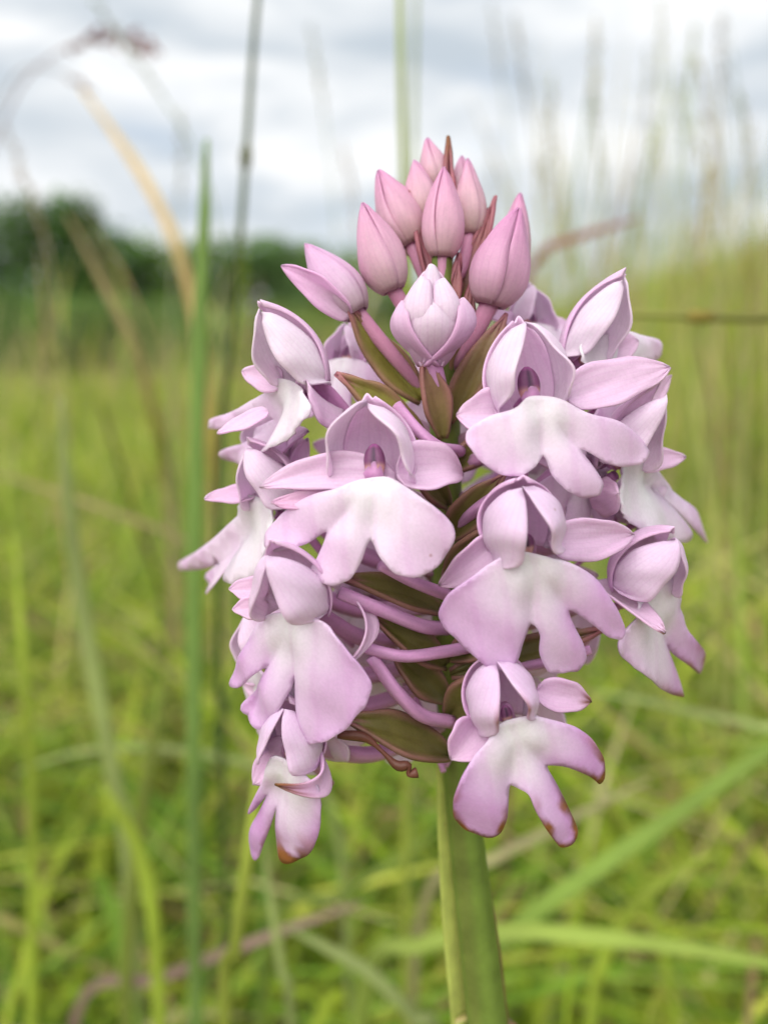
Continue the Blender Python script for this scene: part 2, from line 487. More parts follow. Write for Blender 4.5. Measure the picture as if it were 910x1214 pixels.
def meadow():
    Vs, Fs, Cs = [], [], []; off = 0
    def add(xy, hlo, hhi, leanlo, leanhi, wlo, whi, straw, droop=0.25, prof=(0.75, 1.0, 0.9, 0.6, 0.06)):
        nonlocal off
        n = len(xy)
        root = np.column_stack([xy, terrain(xy[:, 0], xy[:, 1]) - 0.002])
        patch = np.sin(xy[:, 0] * 2.7 + 1.3 * np.sin(xy[:, 1] * 1.9)) * np.cos(xy[:, 1] * 2.2 + xy[:, 0])
        h = rng.uniform(hlo, hhi, n) * (1 + 0.2 * patch)
        V, F, C = ribbons(root, h, rng.uniform(leanlo, leanhi, n), rng.uniform(0, 6.283, n), rng.uniform(wlo, whi, n),
                          pick_colors(n, straw, patch), droop=rng.uniform(0, droop, n), prof=prof)
        Vs.append(V); Fs.append(F + off); Cs.append(C); off += len(V)
    # close sward round the plant; nothing stands in the camera's own clear space
    xy = scatter(9000, 0.10, 0.75, 60)
    xy = xy[np.hypot(xy[:, 0], xy[:, 1]) > 0.035]
    add(xy, 0.05, 0.13, 0.2, 1.2, 0.0016, 0.0045, 0.12)
    xy = scatter(2200, 0.2, 0.9, 50)
    add(xy, 0.12, 0.24, 0.5, 1.3, 0.002, 0.0055, 0.2, 0.5)
    xy = scatter(420, 0.2, 0.8, 45)
    add(xy, 0.14, 0.26, 0.5, 1.3, 0.0035, 0.006, 0.12, 0.5)
    xy = scatter(15000, 0.7, 2.2, 45)
    add(xy, 0.07, 0.2, 0.2, 1.0, 0.002, 0.005, 0.15)
    xy = scatter(26000, 2.0, 6.5, 42)
    add(xy, 0.10, 0.26, 0.2, 0.9, 0.003, 0.007, 0.2)
    xy = scatter(26000, 6.0, 16, 40)
    add(xy, 0.16, 0.36, 0.2, 0.8, 0.006, 0.014, 0.25)
    xy = scatter(14000, 15, 46, 36)
    add(xy, 0.25, 0.6, 0.2, 0.7, 0.02, 0.05, 0.65)
    xy = scatter(1500, 0.45, 2.4, 42)
    add(xy, 0.15, 0.27, 0.1, 0.8, 0.0018, 0.0045, 0.25, 0.2)
    xy = scatter(2200, 2.2, 8, 40)
    add(xy, 0.22, 0.40, 0.1, 0.6, 0.004, 0.009, 0.25, 0.1)
    HEAD = (0.45, 0.4, 0.5, 1.5, 0.15)
    xy = scatter(520, 1.0, 4.5, 38)
    xy = xy[(xy[:, 0] > 0.10 * xy[:, 1])]
    add(xy, 0.55, 1.0, 0.02, 0.4, 0.0024, 0.0042, 0.8, 0.03, HEAD)
    xy = scatter(1400, 1.5, 7, 38)
    xy = xy[(xy[:, 0] < 0.02 * xy[:, 1])]
    add(xy, 0.3, 0.6, 0.05, 0.5, 0.003, 0.006, 0.6, 0.05, HEAD)
    # taller flowering grass on the bank
    xy = scatter(6500, 1.0, 6.5, 40)
    xy = xy[(xy[:, 0] > 0.12 * xy[:, 1] + 0.1)]
    add(xy, 0.3, 0.7, 0.05, 0.45, 0.0025, 0.006, 0.4, 0.05)
    xy = scatter(900, 1.2, 6.5, 40)
    xy = xy[(xy[:, 0] < 0.05 * xy[:, 1])]
    add(xy, 0.2, 0.42, 0.05, 0.6, 0.0025, 0.004, 0.5, 0.1)
    o = big_mesh('meadow_grass', np.vstack(Vs), np.vstack(Fs), np.vstack(Cs), M_blade)
    tag(o, 'yellow green mixed meadow grass covering the ground', 'grass', None, 'stuff')
meadow()

# ------------------------------------------------------------------ single grass stems and blades that stand out
def to_ground(P, lean=0.12):
    """continue a world-space path from its last point down to the soil"""
    P = [np.array(p) for p in P]
    a = P[-1]; d = nrm(P[-1] - P[-2])
    g = a + np.array([d[0], d[1], 0]) * lean * a[2] * 0.5
    gz = float(terrain(g[0], g[1])) - 0.004
    if a[2] - gz > 0.012:
        P.append(np.array([(a[0] * 0.45 + g[0] * 0.55), (a[1] * 0.45 + g[1] * 0.55), gz + (a[2] - gz) * 0.45]))
        P.append(np.array([g[0], g[1], gz]))
    return P

def blade_geo(P, W, c, fold=0.25, face=None, n=34):
    """folded ribbon along path P (world); W width at root..tip list, tip first"""
    Q = catmull(P, n)
    T = nrm(np.gradient(Q, axis=0))
    face = np.array([0.2, -1, 0.25]) if face is None else np.array(face)
    S = nrm(np.cross(T, face)); Nn = nrm(np.cross(S, T))
    ww = np.interp(np.linspace(0, 1, n), np.linspace(0, 1, len(W)), W)[:, None] * 0.5
    V = np.stack([Q - S * ww, Q - Nn * ww * fold, Q + S * ww], 1).reshape(-1, 3)
    tt = np.linspace(0, 1, n)
    tone = 1 + 0.12 * np.sin(tt * 9 + P[0][0] * 50)
    C = np.repeat(np.array(c)[None, :] * tone[:, None], 3, axis=0)
    return V, grid_faces(n, 3), C

def pts(path):
    return [to_world(cp(x, y, d)) for x, y, d in path]

def hero_blade(name, label, path, width_mm, c, cat='grass', group=None, ground=True, face=None, fold=0.3, fat=True):
    P = pts(path)
    if ground: P = to_ground(P)
    ws = np.array([0.12, 0.6, 0.9, 1, 1, 0.9]) if not fat else np.array([0.25, 0.85, 1, 1, 1, 0.9])
    V, F, C = blade_geo(P, ws * width_mm / 1000, c, fold, face)
    o = mesh_obj(name, V, F, M_blade, None, C, thick=0.0002, origin=P[-1])
    o.location = P[-1]
    tag(o, label, cat, group)
    return o

def hero_stem(name, label, path, rad_mm, c, head=None, node=None, ground=True, group=None, leaf=None):
    """round culm with optional seed head (parts: culm, spikelet branches, joint)"""
    P = pts(path)
    if ground: P = to_ground(P)
    root = empty(name, P[-1])
    tag(root, label, 'grass', group)
    Q = catmull(P, 40)
    V, F = tube(Q, np.linspace(rad_mm * 0.55, rad_mm, 40) / 1000, 7)
    C = np.tile(np.array(c)[None, :], (len(V), 1))
    mesh_obj('culm', V, F, M_blade, root, C, origin=P[-1])
    if node is not None:
        i = int(node * 39); a, b = Q[max(i - 1, 0)], Q[min(i + 1, 39)]; m = Q[i]; t = nrm(b - a)
        r = rad_mm / 1000
        v, f = tube([m - t * r * 2.2, m - t * r, m, m + t * r, m + t * r * 2.2], np.array([0.9, 1.1, 1.2, 1.1, 0.9]) * r, 8)
        mesh_obj('joint', v, f, M_blade, root, np.tile(np.array(c) * np.array([1.2, .95, .8]), (len(v), 1)), origin=P[-1])
    if head is not None:
        hl, hw, hc, dens, fat_ = (tuple(head) + (1.0,))[:5]           # length in metres, half width, pigment, number of spikelets
        r = np.random.default_rng(int(abs(P[0][0]) * 1e5) % 9999 + 5)
        seglen = np.linalg.norm(np.diff(Q, axis=0), axis=1); cum = np.concatenate([[0], np.cumsum(seglen)])
        Vs, Fs, Cs = [], [], []; off = 0
        for k in range(dens):
            s = hl * (k + 0.3) / dens
            i = int(np.clip(np.searchsorted(cum, s) - 1, 0, 38))
            p = Q[i] + (Q[i + 1] - Q[i]) * ((s - cum[i]) / max(seglen[i], 1e-9))
            t = nrm(Q[i] - Q[i + 1])
            a = r.uniform(0, 6.283); side = nrm(np.cross(t, nrm(np.array([math.cos(a), math.sin(a), 0.3]))))
            spread = hw * (0.25 + 0.75 * math.sin(math.pi * min(1, (k + 1) / dens * 0.9)))
            e = p + side * spread * r.uniform(0.4, 1) + t * spread * r.uniform(0.6, 1.6)
            v, f = tube([p, (p * 2 + e) / 3 + side * spread * 0.1, p * 0.4 + e * 0.6, p * 0.15 + e * 0.85, e],
                        np.array([0.12, 0.15, 0.6 * fat_, 0.75 * fat_, 0.08]) * rad_mm / 1000 * 0.95, 5)
            Vs.append(v); Fs += [tuple(q + off for q in ff) for ff in f]; off += len(v)
            Cs.append(np.tile(np.array(hc) * r.uniform(0.75, 1.2), (len(v), 1)))
        o = mesh_obj('seed_head', np.vstack(Vs), Fs, M_blade, root, np.vstack(Cs), origin=P[-1])
        o['kind'] = 'stuff'
    return root

G1 = (0.13, 0.21, 0.035); G2 = (0.20, 0.27, 0.05); GY = (0.40, 0.46, 0.08); GD = (0.11, 0.15, 0.045)
SW = (0.80, 0.62, 0.32); SW2 = (0.50, 0.40, 0.2); RD = (0.34, 0.17, 0.13); GP = (0.36, 0.42, 0.15)
hero_stem('tall_grass_plant', 'tall dark green grass stem with a slight kink, rising past the hedge into the sky',
          [(309, -40, .17), (300, 60, .172), (292, 180, .175), (283, 300, .178), (272, 420, .183), (262, 520, .19), (258, 700, .2)], 0.95, GD, node=0.28)
hero_blade('grass_plant', 'bright green upright blade standing alone between the tree line and the orchid',
           [(245, 165, .145), (242, 260, .147), (236, 420, .15), (231, 640, .156), (230, 900, .165), (232, 1180, .175)], 2.6, (0.25, 0.38, 0.10))
hero_blade('dry_grass_plant', 'dry straw yellow blade arching up in front of the trees',
           [(96, 105, .36), (130, 150, .36), (170, 210, .362), (203, 275, .367), (225, 345, .375), (240, 430, .39), (250, 520, .42), (256, 620, .47)], 4.6, SW)
hero_blade('dry_grass_plant', 'short dry brownish blade leaning in front of the hedge shrubs',
           [(80, 255, .44), (110, 310, .44), (140, 370, .445), (165, 425, .455), (185, 500, .48), (200, 580, .53)], 4.6, SW2)
hero_stem('tall_grass_plant', 'bright yellow green stem running up into the sky behind the top bud',
          [(474, -40, .17), (475, 60, .17), (477, 160, .172), (480, 280, .175), (482, 500, .18)], 1.0, GY)
hero_stem('tall_grass_plant', 'thin pale green stem close beside the bright yellow green one',
          [(494, -30, .26), (492, 60, .26), (490, 170, .262), (488, 400, .27)], 0.9, GP)
hero_stem('tall_grass_plant', 'olive stalk lying level beside the flowers, with a brown joint',
          [(700, 371, .125), (760, 373, .125), (815, 375, .126), (870, 377, .127), (940, 379, .13), (1100, 400, .15), (1180, 700, .17)], 0.85, (0.34, 0.34, 0.10), node=0.3)
hero_blade('dry_grass_plant', 'short reddish brown dry blade slanting against the pale sky',
           [(760, 258, .28), (720, 270, .28), (680, 283, .28), (640, 305, .285), (620, 400, .29)], 2.6, RD)
hero_stem('tall_grass_plant', 'arching stem with a drooping reddish brown seed head high against the clouds',
          [(185, 62, .5), (160, 50, .5), (120, 46, .5), (70, 62, .5), (15, 120, .505), (-40, 300, .51), (-60, 600, .52)], 0.7, RD, head=(.055, .008, (0.34, 0.12, 0.10), 34, 3.2))
hero_stem('tall_grass_plant', 'arching stem with a faint brown drooping seed head below the redder one',
          [(108, 110, .6), (80, 90, .6), (50, 80, .6), (15, 95, .6), (-30, 200, .605), (-60, 500, .61)], 0.7, (0.33, 0.24, 0.17), head=(.02, .004, (0.38, 0.22, 0.16), 14, 3.0))
hero_blade('grass_plant', 'broad pale green blade rising at the meadow side of the bright upright one',
           [(72, 470, .19), (78, 560, .19), (92, 680, .192), (112, 800, .195), (135, 920, .2), (152, 1020, .205)], 3.4, GP)
hero_blade('grass_plant', 'narrow yellow green blade below the withered flower',
           [(310, 870, .12), (301, 960, .12), (290, 1040, .121), (278, 1130, .123), (266, 1220, .126)], 1.7, GY)
hero_blade('grass_plant', 'thin pale blade just beside the narrow yellow green one',
           [(312, 1000, .155), (322, 1070, .155), (334, 1150, .156), (346, 1230, .158)], 1.6, GP)
hero_blade('grass_plant', 'long broad green blade sloping up behind the lowest flower',
           [(1010, 840, .17), (905, 893, .172), (800, 965, .176), (700, 1035, .18), (615, 1098, .185), (560, 1180, .19)], 3.8, (0.30, 0.43, 0.08), ground=True, face=(0.2, -.6, 1))
hero_blade('grass_plant', 'bright green blade lying nearly level beside the orchid stem',
           [(1000, 1160, .155), (905, 1140, .156), (800, 1122, .157), (700, 1110, .158), (600, 1104, .16), (500, 1120, .165), (430, 1180, .17)], 3.2, (0.36, 0.46, 0.09), face=(0.1, -.6, 1))
hero_blade('dry_grass_plant', 'dry straw blade slanting behind the lowest flower',
           [(770, 925, .19), (700, 958, .19), (640, 990, .192), (585, 1018, .195), (500, 1080, .2)], 2.2, (0.44, 0.40, 0.2), face=(0.1, -.6, 1))
hero_blade('dry_grass_plant', 'pinkish brown dry stalk lying low across the grass',
           [(430, 1070, .185), (350, 1098, .185), (270, 1128, .187), (190, 1160, .19), (90, 1205, .195)], 2.4, (0.30, 0.2, 0.16), face=(0.1, -.6, 1))
hero_blade('grass_plant', 'pale blade curving down to the foot of the orchid stem',
           [(340, 1100, .16), (390, 1125, .16), (440, 1155, .161), (490, 1205, .163), (520, 1260, .166)], 2.5, GP, face=(0.1, -.6, 1))
hero_blade('dry_grass_plant', 'long thin straw stalk slanting through the open grass',
           [(-30, 555, .30), (40, 575, .30), (120, 602, .30), (215, 640, .305), (300, 700, .31)], 2.2, (0.40, 0.33, 0.15), face=(0.1, -.7, .8))
hero_stem('tall_grass_plant', 'brownish green stem leaning beside the upright bright blade',
          [(120, 480, .34), (145, 560, .37), (170, 640, .41), (195, 720, .45)], 1.3, (0.17, 0.16, 0.06))
hero_blade('grass_plant', 'yellow green blade curving up from the grass below the pale broad one',
           [(200, 790, .18), (182, 880, .18), (166, 980, .182), (155, 1090, .185), (150, 1200, .19)], 2.6, (0.28, 0.33, 0.07))
hero_blade('grass_plant', 'thin arching pale blade crossing low behind the upright blade',
           [(20, 915, .22), (90, 892, .22), (170, 886, .22), (250, 895, .222), (330, 920, .225), (400, 980, .23)], 1.9, GP, face=(0.1, -.6, 1))
hero_blade('grass_plant', 'straight green blade slanting up towards the lowest flower',
           [(520, 985, .2), (470, 1020, .2), (400, 1060, .203), (320, 1110, .208)], 2.2, G2, face=(0.1, -.6, 1))
hero_blade('grass_plant', 'pale straight blade slanting beneath the flowers with brown tips',
           [(700, 820, .2), (760, 830, .2), (830, 846, .202), (900, 862, .205), (980, 900, .21)], 2.2, GP, face=(0.1, -.6, 1))
LM = (0.42, 0.52, 0.07)
hero_blade('grass_plant', 'lime green blade curving up at the outer meadow side of the broad pale one',
           [(18, 640, .2), (26, 760, .2), (36, 900, .204), (40, 1060, .21), (38, 1220, .22)], 2.4, LM)
hero_blade('grass_plant', 'lime blade bending over above the pinkish brown stalk',
           [(120, 930, .17), (140, 960, .17), (165, 1010, .172), (182, 1090, .175), (190, 1220, .18)], 2.6, LM)
hero_blade('grass_plant', 'slim bright blade standing behind the lower right flowers with brown lobe tips',
           [(866, 520, .26), (872, 640, .262), (880, 780, .268), (884, 930, .275), (880, 1050, .285)], 2.6, (0.38, 0.48, 0.1))
hero_blade('grass_plant', 'lime blade crossing under the long broad sloping one',
           [(720, 900, .2), (742, 985, .2), (770, 1070, .202), (790, 1150, .206), (800, 1230, .21)], 2.2, LM)
hero_blade('grass_plant', 'short lime blade arching near the foot of the long broad sloping one',
           [(850, 1010, .18), (800, 1035, .18), (750, 1075, .182), (715, 1140, .186), (700, 1220, .19)], 2.6, LM, face=(0.1, -.6, 1))
hero_blade('grass_plant', 'thin light blade slanting beside the level olive stalk',
           [(800, 330, .3), (815, 430, .302), (835, 560, .306), (850, 700, .312), (855, 850, .32)], 2.4, (0.46, 0.48, 0.14))
# faint flowering stems against the sky above the bank
SKYST = [
    ((705, 20), (700, 340), .48, 'straight straw stem with slim head close to the leaning green one', (0.40, 0.36, 0.2)),
    ((800, 30), (778, 330), .52, 'pale green stem crossing the yellowish one on the bank', (0.34, 0.38, 0.18)),
    ((860, 70), (872, 340), .46, 'upright straw stem with full pale head on the outer bank', (0.44, 0.38, 0.2)),
    ((745, 150), (728, 380), .42, 'shorter greenish stem with open head on the bank', (0.32, 0.36, 0.14)),
    ((830, 140), (846, 400), .40, 'bright yellowish stem with thin head amid the bank grass', (0.46, 0.42, 0.16)),
    ((895, 110), (905, 380), .44, 'thin olive stem at the outer edge of the bank', (0.32, 0.32, 0.14)),
    ((622, 90), (632, 320), .46, 'thin pale stem just beside the tallest side bud', (0.40, 0.40, 0.25)),
    ((640, 20), (648, 330), .55, 'tall faint stem with brownish seed head close above the side buds', (0.30, 0.26, 0.16)),
    ((688, 95), (718, 300), .50, 'green leaning stem with narrow seed head above the bank', (0.25, 0.29, 0.13)),
    ((770, 0), (765, 340), .60, 'yellowish stem with loose seed head above the bank', (0.36, 0.36, 0.16)),
    ((886, 15), (850, 330), .60, 'grey brown stem with dense seed head at the outer bank', (0.26, 0.22, 0.17)),
    ((735, 60), (752, 330), .70, 'slim pale stem between the yellowish and leaning ones', (0.34, 0.33, 0.2)),
    ((815, 90), (822, 330), .65, 'greenish stem with fine seed head above the bank crest', (0.30, 0.32, 0.15)),
    ((590, 5), (612, 300), .75, 'very faint grey stem above the topmost side bud', (0.35, 0.33, 0.25)),
    ((340, 30), (400, 300), .60, 'faint grey stem leaning towards the buds', (0.34, 0.35, 0.25)),
    ((145, 0), (230, 180), .45, 'grey green stem slanting across the clouds', (0.26, 0.3, 0.18)),
    ((192, 130), (205, 330), .60, 'small faint stem with pale head before the clouds', (0.4, 0.38, 0.28)),
    ((5, 150), (62, 320), .40, 'leaning brownish stem before the dark hedge trees', (0.32, 0.25, 0.17)),
    ((430, 170), (425, 330), .60, 'faint stem with brownish head behind the pink buds', (0.36, 0.3, 0.2)),
    ((910, 160), (888, 420), .50, 'reddish brown stem with loose head at the outer bank', (0.32, 0.23, 0.15)),
    ((665, 190), (690, 420), .60, 'short straw stem with pale head rising from the bank', (0.42, 0.37, 0.2)),
    ((840, 200), (800, 430), .45, 'straw coloured stem leaning over the bank grass', (0.42, 0.36, 0.18)),
]
for i_, (a, b, d, lab, c) in enumerate(SKYST):
    a = (a[0] + 34 * math.sin(i_ * 2.4), a[1])
    mx_, my_ = (a[0] + b[0]) / 2 + 4, (a[1] + b[1]) / 2
    e = (b[0] + (b[0] - a[0]) * 0.25, b[1] + 130)
    hero_stem('flowering_grass_plant', lab, [(a[0], a[1], d), (mx_, my_, d * 1.005), (b[0], b[1], d * 1.012), (e[0], e[1], d * 1.02)],
              0.5 + 0.45 * d, np.array(c) * [1.3, 1.4, 1.2], head=(.045 + 0.03 * d, .003 + .003 * d, np.array(c) * [1.05, 0.92, 0.95], 26, 1.5), group='flowering grass stems against the sky')

# ------------------------------------------------------------------ the orchid
LILAC = lin(237, 194, 233); LILAC2 = lin(208, 150, 214); WHITE = lin(248, 232, 246)
PINK = lin(232, 180, 214); DEEP = lin(208, 136, 184); OLIVE = np.array([0.17, 0.15, 0.035]); MAROON = np.array([0.34, 0.12, 0.15])
BROWN = np.array([0.20, 0.075, 0.02]); SGREEN = np.array([0.14, 0.20, 0.035])

def axis_pt(py):
    xs = np.interp(py, [160, 300, 450, 600, 800, 950, 1214, 1400], [521, 523, 526, 528, 531, 547, 577, 600])
    return cp(float(xs), py, D0 * (1 + (py - 607) * 0.000155))

base_w = to_world(axis_pt(1400))
d_ = nrm(to_world(axis_pt(1400)) - to_world(axis_pt(1214)))
ground_pt = base_w + d_ * 0.0
ground_pt = np.array([base_w[0] + 0.012, base_w[1] + 0.01, 0.0])
ROOT = empty('pyramidal_orchid', ground_pt)
tag(ROOT, 'lilac pink orchid spike with open three-lobed flowers and pointed buds on a green stem', 'flower')

def add(name, Vc, F, mat, parent, C, uv=None, thick=0.0, label=None):
    """Vc in camera axes; every mesh shares the plant's base as origin"""
    o = mesh_obj(name, to_world(Vc), F, mat, parent, C, uv, thick, 0.0, origin=ground_pt)
    if label: o['label'] = label
    return o

# stem -----------------------------------------------------------
ys = [222, 260, 320, 420, 520, 640, 760, 860, 930, 1000, 1100, 1214, 1320, 1400]
Pw = [to_world(axis_pt(y)) for y in ys] + [np.array([base_w[0] + .006, base_w[1] + .005, base_w[2] * 0.5]), ground_pt - [0, 0, .003]]
Q = catmull(Pw, 90)
rpx = np.interp(np.linspace(0, 1, 90), np.linspace(0, 1, len(Pw)), [3, 7, 12, 16, 18, 19, 19, 19, 20, 22, 24, 26, 28, 31, 36, 40])
V, F = tube(Q, rpx * D0 / FPX, 20)
ang = np.concatenate([np.tile(np.arange(20) / 20 * 2 * math.pi, 90), [0, 0]])
hh = np.concatenate([np.repeat(np.linspace(0, 1, 90), 20), [0, 1]])
V[:-2] += (nrm(V[:-2] - np.repeat(Q, 20, axis=0)) * (0.00005 * np.sin(ang[:-2] * 5))[:, None])
ridge = 0.5 + 0.5 * np.sin(ang * 5 + 0.6)
Cst = SGREEN[None, :] * (0.93 + 0.14 * ridge[:, None])
red = (smooth(0.72, 0.95, 0.5 + 0.5 * np.sin(ang * 2 + 1.0 + 3 * hh)) * 0.2)[:, None]
Cst = Cst * (1 - red) + np.array([0.17, 0.09, 0.05]) * red
mesh_obj('stem', V, F, M_green, ROOT, Cst, origin=ground_pt)

# generic petal ----------------------------------------------------
def petal(b, t, n, W, bow=0.0, cup=0.15, twist=0.0, prof='ovate', side=0.0, nu=18, nv=11, ph=0.0, wave=0.02, tipcurl=0.0):
    """surface from base b to tip t (camera axes), face normal n, width W; returns V,F,(u,v)"""
    b = np.asarray(b, float); t = np.asarray(t, float)
    ax = t - b; Lh = np.linalg.norm(ax); ax = ax / Lh
    n = nrm(np.asarray(n, float) - ax * np.dot(n, ax)); s = np.cross(ax, n)
    u = np.linspace(0, 1, nu)
    if prof == 'ovate':   wf = u ** 0.5 * (1 - u) ** 0.72 * 1.72 + 0.22 * (1 - u) ** 2
    elif prof == 'round': wf = np.sqrt(np.clip(1 - (2 * np.clip(0.05 + u * 0.95, 0, 1) - 1) ** 2, 0, 1)) ** 0.9
    elif prof == 'lance': wf = np.sin(np.pi * np.clip(u * 0.93 + 0.07, 0, 1)) ** 0.9 * (1 - 0.3 * u) * 1.15
    else:                 wf = (1 - u) ** 0.6 * 0.8 + 0.2 * np.sin(np.pi * u)
    wf = np.maximum(wf, 0.02)
    V = []; uv = []
    vv = np.linspace(-1, 1, nv)
    for i, ui in enumerate(u):
        c = b + ax * Lh * ui + n * Lh * (bow * 4 * ui * (1 - ui)) + s * Lh * side * 4 * ui * (1 - ui)
        c = c + n * Lh * tipcurl * max(0, ui - 0.6) ** 2 * 6
        a = twist * ui
        s2 = s * math.cos(a) + n * math.sin(a); n2 = n * math.cos(a) - s * math.sin(a)
        for v in vv:
            x = v * W * 0.5 * wf[i] * (1 + 0.09 * ui * math.sin(13 * ui + ph * 2 + 2 * np.sign(v)) * abs(v) + 0.10 * math.sin(ph + 1.3 * np.sign(v)) * abs(v))
            z = cup * 0.8 * W * (v * v - 0.3) * wf[i] - 0.04 * W * math.exp(-(v / 0.2) ** 2) * (1 - ui) + wave * 1.6 * Lh * wob(ui * 3, v * 2, ph) * (0.3 + 0.7 * abs(v))
            V.append(c + s2 * x + n2 * z); uv.append((v, ui))
    return np.array(V), grid_faces(nu, nv), np.array(uv)

def petal_col(uv, c0, c1, edge=None, edge_amt=0.35, tip=None, tip_from=0.85, base=None):
    u = uv[:, 1:2]; v = np.abs(uv[:, 0:1])
    C = np.asarray(c0) * (1 - u) + np.asarray(c1) * u
    if base is not None:
        k = smooth(0.35, 0.0, u) if False else np.clip(1 - u / 0.35, 0, 1) ** 1.5
        C = C * (1 - k) + np.asarray(base) * k
    if edge is not None:
        k = np.clip((v - 0.6) / 0.4, 0, 1) ** 1.5 * edge_amt
        C = C * (1 - k) + np.asarray(edge) * k
    if tip is not None:
        k = smooth(tip_from, 1.0, u + 0.05 * np.sin(uv[:, 0:1] * 7))
        C = C * (1 - k) + np.asarray(tip) * k
    return C

def rotm(yaw, pitch, roll):
    y, p, r = map(math.radians, (yaw, pitch, roll))
    Ry = np.array([[math.cos(y), 0, math.sin(y)], [0, 1, 0], [-math.sin(y), 0, math.cos(y)]])
    Rx = np.array([[1, 0, 0], [0, math.cos(-p), -math.sin(-p)], [0, math.sin(-p), math.cos(-p)]])
    Rz = np.array([[math.cos(r), -math.sin(r), 0], [math.sin(r), math.cos(r), 0], [0, 0, 1]])
    return Ry @ Rx @ Rz

def closed_spline(P, k=5):
    n = len(P); res = []
    for i in range(n):
        a, b, c, d = P[i - 1], P[i], P[(i + 1) % n], P[(i + 2) % n]
        for u in np.arange(k) / k:
            res.append(0.5 * (2 * b + (c - a) * u + (2 * a - 5 * b + 4 * c - d) * u * u + (3 * b - a - 3 * c + d) * u ** 3))
    return np.array(res)

def chaikin(P, it=2):
    for _ in range(it):
        Qn = np.roll(P, -1, axis=0)
        P = np.stack([0.75 * P + 0.25 * Qn, 0.25 * P + 0.75 * Qn], 1).reshape(-1, 2)
    return P

PT = 0.00013        # petal thickness, metres
DEFAULT_LIP = [(-16, 12), (-60, 0), (-100, -25), (-122, -62), (-112, -96), (-80, -108), (-48, -92), (-30, -66),
               (-36, -108), (-26, -138), (0, -146), (26, -138), (34, -108), (30, -66),
               (50, -92), (84, -106), (114, -94), (122, -60), (98, -24), (60, 0), (16, 12)]

